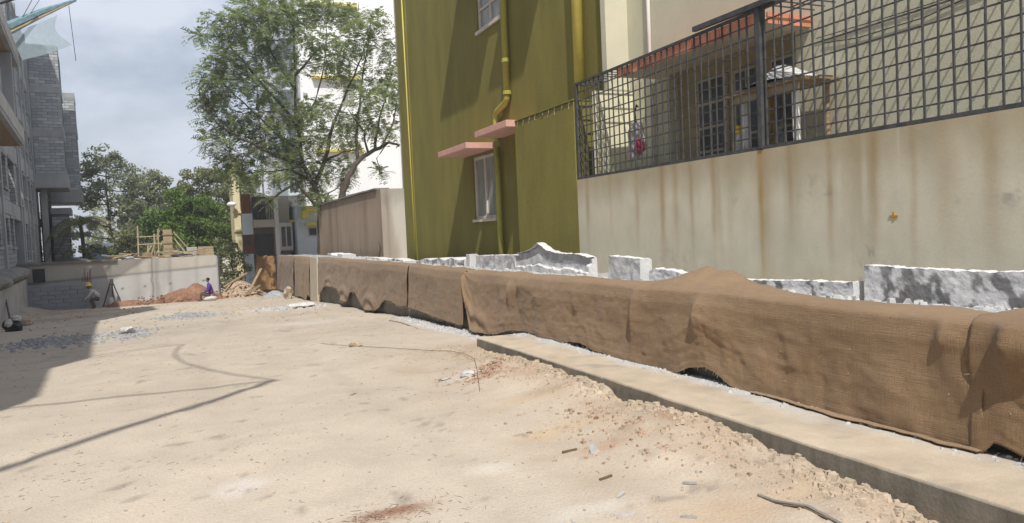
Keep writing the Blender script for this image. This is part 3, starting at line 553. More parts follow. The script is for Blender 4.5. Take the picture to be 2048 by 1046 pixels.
def gwin(y0, y1, z0, z1, nl, nr=1):
    gb('reveal', M['dark'], 6.80, 6.895, y0+.004, y1-.004, z0+.004, z1-.004)
    w_ = MB(); f = .075; G = lambda b: w_.box(b[0]-GH[0], b[1]-GH[0], b[2]-GH[1], b[3]-GH[1], b[4], b[5])
    G((6.69,6.77,y0,y1,z0,z0+f)); G((6.69,6.77,y0,y1,z1-f,z1)); G((6.69,6.77,y0,y0+f,z0+f,z1-f)); G((6.69,6.77,y1-f,y1,z0+f,z1-f))
    pw = (y1-y0-f)/nl; ph = (z1-z0-f)/nr
    for i in range(1, nl): G((6.692,6.768,y0+i*pw,y0+i*pw+f,z0+f,z1-f))
    for j in range(1, nr):
        for i in range(nl): G((6.694,6.766,y0+i*pw+f,y0+(i+1)*pw,z0+j*ph,z0+j*ph+f*.7))
    w = w_.build('window_frame', M['offwhite'], gh)
    for i in range(nl):
        for j in range(nr):
            gb('pane', M['paleglass'], 6.725, 6.735, y0+f+i*pw+.004, y0+(i+1)*pw-.004, z0+f+j*ph+.002, z0+(j+1)*ph-.002, w)
    gb('sill', M['offwhite'], 6.60, 6.688, y0-.05, y1+.05, z0-.07, z0-.004, w)
gwin(*W1, 2); gwin(*W2, 2, 3)
def chajja(y0, y1, z, x0=5.93):
    gb('sunshade', M['pink'], x0, 6.648, y0, y1, z-.075, z+.06, bevel=.008)
chajja(15.75, 17.75, 3.66); chajja(13.6, 15.35, 3.84, 6.0); chajja(14.6, 17.4, 8.12); chajja(12.0, 13.9, 8.15, 5.95)
pp = MB().tube([(6.55-GH[0],y_-GH[1],z_) for y_, z_ in ((14.72,10.4),(14.72,4.62))], .075, 12).build('downpipe', M['greenpipe'], gh, smooth_=True)
MB().tube([(6.55-GH[0],y_-GH[1],z_) for y_, z_ in ((14.72,4.66),(14.75,4.53),(14.86,4.46),(15.3,4.35),(15.4,4.28),(15.42,4.15),(15.42,3.72))], .072, 12).build('pipe_bend', M['greenpipe'], pp, smooth_=True)
MB().tube([(6.55-GH[0],15.42-GH[1],3.58),(6.55-GH[0],15.42-GH[1],.4)], .066, 12).build('pipe_foot', M['greenpipe'], pp, smooth_=True)
for z_ in (4.66,5.35,6.9): MB().tube([(6.55-GH[0],14.72-GH[1],z_-.04),(6.55-GH[0],14.72-GH[1],z_+.04)], .092, 12).build('pipe_collar', M['greenpipe'], pp)
MB().tube([(6.52-GH[0],11.48-GH[1],3.6),(6.52-GH[0],11.48-GH[1],10.4)], .10, 14).build('vent_pipe', M['yellowpipe'], gh, smooth_=True)
MB().tube([(6.6-GH[0],22.36-GH[1],.4),(6.6-GH[0],22.5-GH[1],5),(6.6-GH[0],22.6-GH[1],10.4)], .022, 8).build('wall_conduit', M['yellowpipe'], gh, smooth_=True)
an = MB(); an.box(6.205-GH[0], 6.648-GH[0], 11.18-GH[1], 13.66-GH[1], .3, 3.86); an.build('annex', M['green'], gh, bevel=.015)
gb('annex_coping', M['green'], 6.185, 6.648, 11.17, 13.68, 3.862, 3.885)
for i in range(9):
    yv = 11.3+i*.27; MB().tube([(6.196-GH[0], yv-GH[1], 3.86),(6.194-GH[0], yv+random.uniform(-.05,.05)-GH[1], 3.80),(6.2-GH[0], yv+.05-GH[1], 3.76-random.random()*.05)], .006, 4).build('plaster_crack', M['soffit'], gh)

# ---------------------------------------------------------------- stained shed beyond the olive house
sh_ = thing('stained_shed', 'roofless brown stained plaster shed wall with flat coping beyond the olive house', 'shed', (6.8, 34, .7))
ys = np.arange(27.3, 41.4, .08); zs = np.arange(.2, 3.46, .05); YY, ZZ = np.meshgrid(ys, zs, indexing='ij')
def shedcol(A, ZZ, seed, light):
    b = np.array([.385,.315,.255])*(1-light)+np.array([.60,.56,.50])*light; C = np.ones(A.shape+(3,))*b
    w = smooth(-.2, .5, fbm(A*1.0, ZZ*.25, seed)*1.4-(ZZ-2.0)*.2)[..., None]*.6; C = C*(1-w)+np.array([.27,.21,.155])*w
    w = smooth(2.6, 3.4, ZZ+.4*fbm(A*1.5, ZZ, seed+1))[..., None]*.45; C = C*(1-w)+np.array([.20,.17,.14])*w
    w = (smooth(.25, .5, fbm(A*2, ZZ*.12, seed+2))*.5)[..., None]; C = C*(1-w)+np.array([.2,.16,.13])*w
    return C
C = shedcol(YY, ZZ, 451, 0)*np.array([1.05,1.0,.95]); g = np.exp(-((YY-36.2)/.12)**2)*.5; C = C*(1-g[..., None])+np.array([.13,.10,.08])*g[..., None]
g = np.exp(-((YY-27.9-.15*np.sin(ZZ*9))/.12)**2)*smooth(1.6, 1.2, ZZ)*.9; C = C*(1-g[..., None])+np.array([.06,.05,.045])*g[..., None]
grid_mesh('street_face', np.stack([0*YY+.01*fbm(YY, ZZ, 9), YY-34, ZZ-.7], -1), C, M['shed'], sh_)
xs = np.arange(6.8, 9.6, .08); XX, ZZ = np.meshgrid(xs, zs, indexing='ij')
grid_mesh('end_face', np.stack([XX-6.8, 0*XX+27.3-34, ZZ-.7], -1), shedcol(XX*1.7, ZZ, 461, 1), M['shed'], sh_)  # end face coloured paler than the street face, as if sunlit
MB().box(.02, 2.7, -6.68, 7.3, -.8, 2.72).build('wall_core', M['tan'], sh_)
for i in range(7):
    y0 = -6.1+i*1.9; MB().box(-.07, .5, y0, y0+1.86, 2.765+.01*(i % 2), 2.82+.015*(i % 3)).build('coping_slab', M['dconc'], sh_)

# ---------------------------------------------------------------- houses further along
ap = thing('white_apartment_block', 'tall bright white apartment block with yellow sunshades behind the tree', 'building', (7.8, 52, 0))
def ab(nm, m_, x0, x1, y0, y1, z0, z1, par=ap, o=(7.8,52,0)):
    return MB().box(x0-o[0], x1-o[0], y0-o[1], y1-o[1], z0-o[2], z1-o[2]).build(nm, m_, par)
ab('wall', M['apt'], 7.8, 20, 52, 76, -1, 22)
for z in (7.6, 12.6, 17.6):
    s_ = ab('sunshade', M['aptyellow'], 8.6, 11.9, 51.6, 51.996, z, z+.14)
    w_ = ab('window', M['white'], 10.6, 11.5, 51.93, 51.995, z-1.7, z-.4)
    for i in range(2): ab('pane', M['paleglass'], 10.68+i*.38, 11.02+i*.38, 51.915, 51.928, z-1.63, z-.47, w_)
for z in (4.8, 8.6, 12.2, 15.8):
    ab('balcony_slab', M['paleblue'], 6.9, 7.797, 54, 64, z, z+.2); ab('balcony_wall', M['paleblue'], 6.9, 7.0, 54, 64, z+.2, z+1.1)
    for yy in (55, 58, 61, 66, 69.5):
        w_ = ab('window', M['greyhouse'], 7.74, 7.796, yy, yy+1.4, z+.6, z+2.4); ab('pane', M['glass'], 7.725, 7.738, yy+.1, yy+1.3, z+.7, z+2.3, w_)
ab('downpipe', M['greyhouse'], 7.66, 7.79, 53.0, 53.14, -1, 22); ab('downpipe', M['greyhouse'], 15.0, 15.12, 51.86, 51.99, -1, 22); ab('downpipe', M['greyhouse'], 14.6, 14.7, 51.86, 51.99, -1, 22)
ab('mast', M['greyhouse'], 5.45, 5.58, 57, 57.13, 0, 21.5)

hs = thing('balcony_house', 'low pale house with brown panels, balcony rail and white framed window', 'house', (3.4, 46.5, -1))
def hb(nm, m_, x0, x1, y0, y1, z0, z1, par=hs, o=(3.4,46.5,-1), bevel=0): return ab(nm, m_, x0, x1, y0, y1, z0, z1, par, o)
hb('wall', M['beigehouse'], 3.75, 6.0, 47.2, 54, -1.5, 4.4); hb('wall', M['greyhouse'], 3.72, 5.0, 47.12, 47.197, -.2, 2.45)
for (z0, z1, m_, x1) in ((-1.5,.95,M['paleblue'],3.74),(.96,2.1,M['brownpanel'],3.78),(2.11,3.35,M['paleblue'],3.8),(3.36,4.5,M['brownpanel'],3.72)):
    hb('corner_pier', m_, 3.22, x1, 46.5, 46.99, z0, z1)
hb('pier_recess', M['dark'], 3.3, 3.6, 46.44, 46.495, 1.5, 2.0)
hb('balcony_floor', M['beigehouse'], 3.82, 5.05, 46.3, 47.19, 2.5, 2.95); hb('balcony_opening', M['dark'], 3.85, 4.6, 47.0, 47.11, 3.0, 4.35)
for i in range(9): MB().tube([(.45+i*.14,-.15,3.95),(.45+i*.14,-.15,4.9)], .018, 5).build('rail_bar', M['iron'], hs)
MB().tube([(.42,-.15,4.9),(1.65,-.15,4.9)], .03, 6).build('hand_rail', M['greyhouse'], hs)
hb('pillar', M['white'], 5.06, 5.3, 46.6, 47.19, -.5, 4.1)
f = hb('window', M['white'], 5.32, 6.1, 46.9, 47.19, 1.0, 2.75)
for i in range(2): hb('pane', M['glass'], 5.44+i*.32, 5.68+i*.32, 46.87, 46.896, 1.3, 2.5, f)
hb('sill', M['brownpanel'], 5.28, 6.14, 46.7, 46.89, .93, 1.04, f); hb('sunshade', M['aptyellow'], 5.9, 6.3, 46.7, 47.0, 2.78, 2.9)
hb('gate_panel', M['iron'], 3.95, 4.95, 47.04, 47.11, .3, 2.1)
pb = thing('pale_blue_house', 'pale blue house with yellow sunshades and tiny window beside the tree trunk', 'house', (6.2, 46, -1))
def pbx(nm, m_, x0, x1, y0, y1, z0, z1, par=pb): return ab(nm, m_, x0, x1, y0, y1, z0, z1, par, (6.2,46,-1))
pbx('wall', M['paleblue'], 6.25, 9.4, 46.0, 50.5, -1.5, 3.7); pbx('sunshade', M['aptyellow'], 6.7, 8.4, 45.5, 45.997, 3.35, 3.65); pbx('sunshade', M['aptyellow'], 6.75, 7.7, 45.55, 45.997, 2.5, 2.68)
pbx('drip_panel', M['aptyellow'], 6.55, 6.9, 45.45, 45.998, 2.95, 3.4)
w_ = pbx('window', M['beigehouse'], 6.9, 7.45, 45.95, 45.996, 1.85, 2.4); pbx('pane', M['dark'], 6.97, 7.38, 45.935, 45.948, 1.92, 2.33, w_)
pbx('parapet', M['white'], 6.2, 6.6, 45.9, 50.5, 3.7, 4.2)
cp = thing('cream_tower', 'narrow pale yellow building corner with ledges behind the rubble', 'building', (2.85, 49.5, -1))
def cpx(nm, m_, x0, x1, z0, z1, y0=49.5, y1=53, par=cp): return ab(nm, m_, x0, x1, y0, y1, z0, z1, par, (2.85,49.5,-1))
cpx('wall', M['creamhouse'], 2.95, 3.35, -1.5, 6.6); cpx('wall', M['creamhouse'], 3.36, 4.3, -1.5, 4.3, 50.2); cpx('ledge', M['creamhouse'], 2.9, 3.8, 2.35, 2.5, 49.4, 49.497); cpx('ledge', M['creamhouse'], 2.88, 3.75, 3.5, 3.65, 49.4, 49.497)
cpx('window', M['dark'], 3.42, 3.75, 2.55, 3.45, 50.14, 50.197); cpx('cap', M['creamhouse'], 2.86, 3.42, 6.602, 6.8, 49.4, 53)
MB().lump((-.02,-.35,5.05), (.28,.2,.16), 3, .1, 2).build('lamp_globe', M['white'], cp, smooth_=True); MB().tube([(-.02,-.35,5.05),(.15,.02,5.05)], .04, 6).build('lamp_arm', M['white'], cp)

# ---------------------------------------------------------------- far retaining wall and what is on and before it
FW = (-2.6, 41, -1)
fwl = thing('retaining_wall', 'long pale concrete retaining wall with dark construction joint across the far end', 'wall', FW)
xs = np.arange(-7.6, 1.52, .06); zs = np.concatenate([np.arange(-1.9, 1.05, .05), [1.07]]); XX, ZZ = np.meshgrid(xs, zs, indexing='ij')
C = np.ones(XX.shape+(3,))*np.array([.50,.475,.42]); zj = .33+.045*(XX+2.6)
low = smooth(.02, -.06, ZZ-zj)[..., None]; C = C*(1-low)+np.array([.50,.50,.49])*low
g = np.exp(-((ZZ-zj-.03*fbm(XX*2, ZZ, 470))/.06)**2)*.75; C = C*(1-g[..., None])+np.array([.20,.20,.19])*g[..., None]
for xc, wd, k in ((-1.55,.05,.8),(-1.35,.12,.45),(-.75,.1,.4),(-3.4,.06,.3),(.5,.1,.2),(-2.2,.2,.25)):
    g = np.exp(-((XX-xc-.05*fbm(ZZ*2, XX*0, 471)-.03*(ZZ))/wd)**2)*k; C = C*(1-g[..., None])+np.array([.16,.15,.14])*g[..., None]
w = smooth(.1, .55, fbm(XX*1.6, ZZ*.6, 472))[..., None]*.35; C = C*(1-w)+np.array([.33,.33,.32])*w
for xc, zc in ((-1.9,-.3),(-.75,-.25),(-2.9,-.35),(.8,-.2)):
    g = (np.exp(-(((XX-xc)/.06)**2+((ZZ-zc)/.05)**2)))[..., None]; C = C*(1-g)+.1*g
grid_mesh('wall_face', np.stack([XX-FW[0], 0*XX+.015*fbm(XX, ZZ, 473), ZZ-FW[2]], -1), C, M['fwall'], fwl)
MB().box(-7.6-FW[0], 1.515-FW[0], .03, 7, -1, 2.02).build('deck', M['conc'], fwl)
MB().box(1.52-FW[0], 1.60-FW[0], -.06, .02, -.8, 2.35).build('edge_post', M['iron'], fwl)
MB().box(-7.6-FW[0], -3.05-FW[0], -.12, .6, 2.03, 2.13).build('edge_board', M['dconc'], fwl)
# block wall before it on the shaded left
bwl = thing('block_wall', 'low grey block wall in the shade at the foot of the retaining wall', 'wall', (-5.6, 40.45, -1.4))
MB().box(-1.85, 1.4, .03, .3, 0, 1.52).build('core', M['bconc'], bwl)
bme = {}
def blockrow(par, L0, L1, z0, rows, front, axis='x', bl=.6, bh=.2, joint=.024, depth=.05, matn='block', seed=1):
    """single blocks standing proud of their mortar; shares meshes between equal lengths"""
    rr = random.Random(seed)
    for r in range(rows):
        p = L0-(bl*.5 if r % 2 else 0)
        while p < L1-1e-6:
            a = max(p, L0); b = min(p+bl, L1)
            if b-a > .06:
                mk = rr.choice(('block','block','blocklight','blockdark') if matn == 'block' else (matn,)); key = (round(b-a, 3), bh, mk)
                if key not in bme:
                    w_ = (b-a)/2-joint/2; h_ = bh-joint
                    mb_ = MB().box(-w_, w_, -depth, 0, 0, h_); me = bpy.data.meshes.new('block'); me.from_pydata(mb_.v, [], mb_.f); me.materials.append(M[mk]); bme[key] = me
                o_ = bpy.data.objects.new('block', bme[key]); COL.objects.link(o_); o_.parent = par
                o_.location = ((a+b)/2, front+rr.uniform(-.012,.012), z0+r*bh)
            p += bl
blockrow(bwl, -1.85, 1.4, .0, 7, .03, seed=3, matn='blockdark', joint=.016)
MB().box(-.92, -.42, -.03, .0, 1.6, 2.25).build('opening', M['dark'], bwl)
rb = thing('rebar_bundle', 'upright bundle of rusty reinforcing bars against the retaining wall', 'rebar', (-4.35, 40.6, -1.1))
for i in range(9): MB().tube([(-.16+i*.04,random.uniform(-.05,.05),0),(-.16+i*.04+random.uniform(-.05,.02),.05,1.5+random.uniform(-.6,.45))], .014, 5).build('rod', M['rust'], rb)

def heap(name, label, cat, cx, cy, rx, ry, h, m_, seed, peaks=()):
    u_ = np.linspace(-1.15, 1.15, 56); UX, UY = np.meshgrid(u_, u_, indexing='ij'); d = np.sqrt(UX**2+UY**2)
    z = np.clip(1-d, -.12, 1)**1.0*h; z = np.where(d < 1, (1-d**1.3)*h, -.15)
    X = cx+UX*rx; Y = cy+UY*ry
    for (px, py, pr, ph) in peaks: z = z+ph*np.exp(-(((X-px)/pr)**2+((Y-py)/pr)**2))
    z = z*(1+.25*fbm(X*1.5, Y*1.5, seed))+.12*fbm(X*2.5, Y*2.5, seed+2)*(d < 1)
    Z = z+gz0(np.minimum(Y, 46))-.03
    return tag(grid_mesh(name, np.stack([X, Y, Z], -1), None, m_), label, cat)
heap('red_soil_heap', 'long heap of red brown soil piled against the pale retaining wall', 'soil heap', -.1, 40.0, 2.3, 1.1, .45, M['redsoil'], 481, ((.45,40.1,.75,.55),(-.6,40,.7,.15)))
heap('red_soil_heap', 'small low red soil heap around the tripod legs', 'soil heap', -2.75, 40.2, 1.1, .7, .35, M['redsoil'], 485)
heap('rubble_heap', 'brown rubble heap with broken planks beside the tan burlap flap', 'rubble heap', 2.55, 40.6, 1.25, 1.5, .75, M['rubble'], 489, ((2.2,40.5,.5,.25),(3.2,41,.6,.1)))
heap('grey_rubble_heap', 'small heap of dark grey broken stone at the dark burlap sheet', 'rubble heap', 3.9, 37.2, .65, 1.6, .32, M['chips'], 493)
rbl = MB(); rr = random.Random(5)
for i in range(150):
    a = rr.uniform(0, 6.28); q = rr.random()**.6; x = 2.55+math.cos(a)*q*1.25; y = 40.4+math.sin(a)*q*1.4
    s_ = rr.uniform(.03,.11); z = float(gz0(y))+.75*(1-q**1.3)
    rbl.lump((x, y-.02, z+.02), (s_, s_*rr.uniform(.6,1.2), s_*.7), i, .3, 1)
kind(rbl.build('rubble_pieces', M['clod']), 'stuff')['label'] = 'broken brick and stone pieces strewn over the rubble heap'
rbl = MB()
for i in range(170):
    x = rr.uniform(-2.2, 1.6); y = rr.uniform(38.9, 39.9); s_ = rr.uniform(.025,.07); rbl.lump((x, y, float(gz0(y))+.08+.32*(y-38.9)), (s_, s_, s_*.7), i, .3, 1)
kind(rbl.build('soil_clods', M['redsoil']), 'stuff')['label'] = 'clods of red soil at the foot of the heap'
for i, (x0, y0, z0, x1, y1, z1) in enumerate(((1.7,40.0,-.55,2.9,40.9,.05),(2.9,39.7,-.8,3.6,40.6,.25),(2.6,39.3,-1.0,3.4,39.5,-.55))):
    o = MB().box(-.5, .5, -.07, .07, -.03, .03).build('broken_plank', M['wood']); d = Vector((x1-x0, y1-y0, z1-z0)); o.scale.x = d.length; o.location = ((x0+x1)/2, (y0+y1)/2, (z0+z1)/2)
    o.rotation_euler = d.to_track_quat('X', 'Z').to_euler(); tag(o, ['grey plank sloping up the left flank of the rubble heap', 'plank propped steeply between rubble heap and burlap flap', 'short plank lying at the foot of the rubble heap'][i], 'plank')
# tripod
tp = thing('tripod', 'dark survey tripod standing on the small red soil heap', 'tripod', (-3.3, 40.35, -1.15))
for (x, y) in ((-.42,-.1),(.42,-.12),(.02,.4)): MB().tube([(x,y,.0),(x*.12,y*.12,1.15)], [.028,.036], 6).build('leg', M['iron'], tp)
MB().tube([(0,0,1.1),(0,0,1.2),(0,0,1.34)], [.09,.08,.075], 10).build('head', M['iron'], tp)
o = MB().lump((-3.35,40.1,-.93), (.13,.1,.26), 4, .15, 2).build('paper_bag', M['sack'], smooth_=True); tag(o, 'white bag slumped under the survey tripod', 'bag')

# things on the deck behind the far wall
dk = 1.03
def stick(name, label, cat, p, q, r, m_): return tag(MB().tube([p, q], [r, r*.85], 6).build(name, m_), label, cat)
cp_ = thing('formwork_column', 'brown timber column form with bamboo props on the deck', 'formwork', (-.8, 44.2, dk))
MB().box(-.22, .22, -.2, .2, 0, 1.5).build('column', M['ply'], cp_); MB().box(-.26, .26, -.24, .24, .0, .5).build('base_form', M['wood'], cp_)
for z in (.75,1.2): MB().box(-.27, .27, -.25, .25, z, z+.07).build('clamp', M['wood'], cp_)
for (a, b) in (((1.0,-.3,0),(.25,0,1.1)),((.75,.4,0),(.2,.1,.8)),((1.3,.0,.02),(.3,0,1.35)),((-.7,-.2,0),(-.25,0,.9)),((-.9,.3,.0),(-.35,0,1.5))): MB().tube([a, b], .03, 6).build('prop', M['bamboo'], cp_)
sc = thing('bamboo_scaffold', 'bamboo scaffold frame of posts and rails left of the timber column', 'scaffold', (-1.9, 44.0, dk))
for x, h in ((-.35,1.75),(.1,.8),(.42,1.3),(.62,1.55)): MB().tube([(x,0,0),(x+.04,.05,h)], .04, 6).build('post', M['bamboo'], sc)
for z in (.75,1.15): MB().tube([(-.4,0,z),(.75,.03,z+.02)], .028, 6).build('rail', M['bamboo'], sc)
for (a, b) in (((-.2,0,.0),(.35,0,.7)),((.2,-.1,0),(.5,-.1,.9)),((.5,-.2,.3),(1.6,-.2,.35))): MB().tube([a, b], .025, 6).build('brace', M['bamboo'], sc)
o = thing('formwork_stack', 'tan stack of plywood boxes at the end of the deck', 'plywood stack', (1.0, 42.0, dk))
for i in range(4): MB().box(-.42+.02*i, .40-.01*i, -.3, .3, i*.13+.002, i*.13+.12).build('board', M['ply'], o)
o = MB().box(-.25, .25, -.2, .2, 0, .5).build('cement_block', M['conc'], bevel=.02); o.location = (.35, 42.3, dk); tag(o, 'grey concrete block next to the tan plywood stack', 'block')
o = MB().tube([(0,-.06,.28),(0,.06,.28)], .27, 16).build('timber_disc', M['wood']); o.location = (-1.72, 41.4, dk-.2); tag(o, 'round brown timber disc hanging at the wall top', 'disc')
tyre = MB(); n_ = 20
for i in range(n_):
    a = 2*math.pi*i/n_; 
ring = [(math.cos(2*math.pi*i/n_)*.3, math.sin(2*math.pi*i/n_)*.3, .1) for i in range(n_+1)]
tyre.tube(ring, .09, 8); o = tyre.build('rubber_tyre', M['blackbag'], smooth_=True); o.location = (-.25, 41.5, dk); tag(o, 'black tyre lying on the deck edge', 'tyre')
rr = random.Random(9)
deb = ('grey', 'brown', 'pale')
for i in range(26):
    x = rr.uniform(-3.6, .4); y = rr.uniform(41.15, 43.2); L_ = rr.uniform(.5, 1.5); a = rr.uniform(-.5,.5); z = dk+.03+rr.random()*.22
    m_ = (M['bamboo'], M['wood'], M['ply'])[i % 3]
    o = MB().box(-L_/2, L_/2, -.05, .05, -.02, .02).build('scrap_plank', m_); o.location = (x, y, z+abs(math.sin(a*.4))*L_/2); o.rotation_euler = (rr.uniform(-.2,.2), -a*.35, rr.uniform(-.5,.5))
    tag(o, 'scrap timber plank lying among the loose boards on the deck', 'plank', 'scrap planks on the deck')
for i, (x, y, s_) in enumerate(((-5.2,41.6,.35),(-4.8,42.0,.25),(-2.6,41.5,.22),(-.9,41.4,.2),(.0,41.9,.3))):
    o = MB().lump((0,0,0), (s_*1.5, s_, s_*.5), i+40, .25, 2).build('rubbish_sack', (M['blackbag'], M['conc'], M['sack'], M['wood'], M['conc'])[i]); o.location = (x, y, dk+s_*.35)
    tag(o, ['black plastic sack by the shaded tower base on the deck', 'grey cement lump beside the black sack on the deck', 'white sack near the bamboo scaffold on the deck', 'brown sack below the timber column on the deck', 'grey lump before the plywood stack on the deck'][i], 'sack')

# ---------------------------------------------------------------- people
def skinned(name, joints, edges, m_, parent, sub=2):
    me = bpy.data.meshes.new(name); me.from_pydata([j[0] for j in joints], edges, []); o = bpy.data.objects.new(name, me); COL.objects.link(o); o.parent = parent
    me.materials.append(m_); sk = o.modifiers.new('skin', 'SKIN')
    for i, j in enumerate(joints): r_ = j[1]; me.skin_vertices[0].data[i].radius = (r_, r_) if not hasattr(r_, '__len__') else r_; me.skin_vertices[0].data[i].use_root = (i == 0)
    sk.use_smooth_shade = True; o.modifiers.new('sub', 'SUBSURF').levels = sub; o.modifiers['sub'].render_levels = sub
    return o
def hand(parent, c, d, m_):
    c = Vector(c); d = Vector(d).normalized(); s_ = d.cross(Vector((0,0,1))).normalized(); n_ = s_.cross(d)
    J = [(tuple(c), .022), (tuple(c+d*.05), (.034,.02))]; E_ = [(0,1)]
    for i, k_ in enumerate((-1.4,-.5,.5,1.4)):
        b = c+d*.08+s_*k_*.018; J.append((tuple(b), .009)); J.append((tuple(b+d*(.03+.006*(i in (1,2)))-n_*.008), .008)); J.append((tuple(b+d*.048-n_*.028), .007)); q = len(J); E_ += [(1,q-3),(q-3,q-2),(q-2,q-1)]
    b = c+d*.03+s_*.04; J += [(tuple(b), .010), (tuple(b+d*.035+s_*.012), .008)]; q = len(J); E_ += [(0,q-2),(q-2,q-1)]
    return skinned('hand', J, E_, m_, parent, 1)
def head(parent, c, m_, hairm, facing):
    """skull, nose, ears, lips and hair; faces +x locally before rz"""
    h = thing('head', '', ''); del h['label']; del h['category']; h.parent = parent; h.location = c; h.rotation_euler = (0,0,facing)
    J = [((0,0,-.10),.05),((.0,0,-.04),(.062,.068)),((.0,0,.03),(.083,.075)),((-.005,0,.085),(.075,.068))]; 
    skinned('skull', J, [(0,1),(1,2),(2,3)], m_, h)
    MB().add([(.075,-.016,-.035),(.075,.016,-.035),(.102,0,-.03),(.078,0,.015)], [(0,1,2),(0,2,3),(1,3,2),(0,3,1)]).build('nose', m_, h)
    for s_ in (-1,1):
        MB().lump((0,s_*.078,-.005), (.018,.008,.03), 2, .05, 1).build('ear', m_, h); MB().lump((.07,s_*.03,.012), (.012,.016,.008), 3, .02, 1).build('eye', M['hair'], h)
    MB().lump((.07,0,-.06), (.01,.026,.008), 4, .02, 1).build('mouth', M['redsoil'], h)
    if hairm: MB().lump((-.018,0,.05), (.088,.085,.082), 7, .05, 2).build('hair', hairm, h, smooth_=True)
    return h
# person in purple, sitting on a white sack, side on, looking left
gp = float(gz(.95, 38.05))
p1 = thing('person', 'person in purple shirt sitting on a white sack before the red soil heap', 'person', (.95, 38.05, gp))
sa = MB().lump((.98,38.05,gp+.10), (.34,.30,.14), 8, .12, 2).build('sack', M['sack'], smooth_=True); tag(sa, 'plump white sack that the person in purple sits on', 'sack')
body = [((.08,0,.30),(.15,.13)),((.10,0,.45),(.15,.125)),((.08,0,.60),(.175,.13)),((.03,0,.72),(.17,.105)),((.0,0,.80),(.06,.06)),((-.02,0,.86),.05),
        ((.0,-.21,.70),.07),((-.06,-.26,.50),.055),((-.22,-.18,.42),.045),((.0,.21,.70),.07),((-.06,.26,.50),.055),((-.22,.16,.42),.045)]
skinned('torso', body, [(0,1),(1,2),(2,3),(3,4),(4,5),(3,6),(6,7),(7,8),(3,9),(9,10),(10,11)], M['purple'], p1)
legs = [((.06,0,.26),(.13,.11)),((-.05,-.12,.27),.095),((-.36,-.14,.36),.07),((-.38,-.14,.10),.05),((-.42,-.14,.035),.045),((-.54,-.15,.03),.035),((-.05,.12,.27),.095),((-.36,.14,.36),.07),((-.38,.14,.10),.05),((-.42,.14,.035),.045),((-.54,.15,.03),.035)]
skinned('legs', legs, [(0,1),(1,2),(2,3),(3,4),(4,5),(0,6),(6,7),(7,8),(8,9),(9,10)], M['trouser'], p1)
head(p1, (-.03,0,.98), M['skin'], M['hair'], R(190)); hand(p1, (-.24,-.17,.42), (-1,.1,-.1), M['skin']); hand(p1, (-.24,.15,.42), (-1,-.1,-.1), M['skin'])
# worker in yellow helmet stooping
gp = float(gz(-4.0, 39.6))
p2 = thing('person', 'stooping worker in yellow helmet and pale shirt by the rebar bundle', 'person', (-4.0, 39.6, gp))
body = [((.18,0,.52),(.15,.13)),((.12,0,.64),(.14,.12)),((.0,0,.76),(.17,.13)),((-.08,0,.82),(.16,.1)),((-.14,0,.88),(.055,.055)),((-.17,0,.93),.048),
        ((-.06,-.2,.80),.065),((-.2,-.24,.58),.052),((-.38,-.2,.48),.04),((-.06,.2,.80),.065),((-.2,.24,.58),.052),((-.38,.18,.48),.04)]
skinned('torso', body, [(0,1),(1,2),(2,3),(3,4),(4,5),(3,6),(6,7),(7,8),(3,9),(9,10),(10,11)], M['shirt'], p2)
legs = [((.2,0,.48),(.13,.12)),((.12,-.12,.44),.095),((-.16,-.17,.42),.075),((.0,-.16,.12),.05),((.0,-.16,.04),.045),((-.13,-.17,.035),.036),((.12,.12,.44),.095),((-.16,.17,.42),.075),((.0,.16,.12),.05),((.0,.16,.04),.045),((-.13,.17,.035),.036)]
skinned('legs', legs, [(0,1),(1,2),(2,3),(3,4),(4,5),(0,6),(6,7),(7,8),(8,9),(9,10)], M['trouser'], p2)
head(p2, (-.2,0,1.03), M['skin'], M['hair'], R(195)); hand(p2, (-.40,-.2,.47), (-1,0,-.3), M['skin']); hand(p2, (-.40,.18,.47), (-1,0,-.3), M['skin'])
hm = thing('safety_helmet', 'yellow safety helmet worn by the stooping worker', 'helmet', (-4.2, 39.6, gp+1.075))
pr = [(.155,-.005),(.15,.01),(.125,.015),(.122,.06),(.105,.11),(.07,.145),(.0,.158)]; b = MB(); k_ = 16
vs = [(r_*math.cos(2*math.pi*j/k_)*1.1, r_*math.sin(2*math.pi*j/k_), z) for r_, z in pr[:-1] for j in range(k_)]+[(0,0,.158)]
fs = [(i*k_+j, i*k_+(j+1)%k_, (i+1)*k_+(j+1)%k_, (i+1)*k_+j) for i in range(5) for j in range(k_)]+[(5*k_+j, 5*k_+(j+1)%k_, 6*k_) for j in range(k_)]
b.add(vs, fs).build('shell', M['helmet'], hm, smooth_=True); MB().add([(-.165,-.09,-.008),(-.23,-.05,-.02),(-.23,.05,-.02),(-.165,.09,-.008),(-.14,-.09,.012),(-.14,.09,.012)], [(0,1,2,3),(0,4,1),(3,2,5),(4,5,2,1)]).build('brim', M['helmet'], hm)

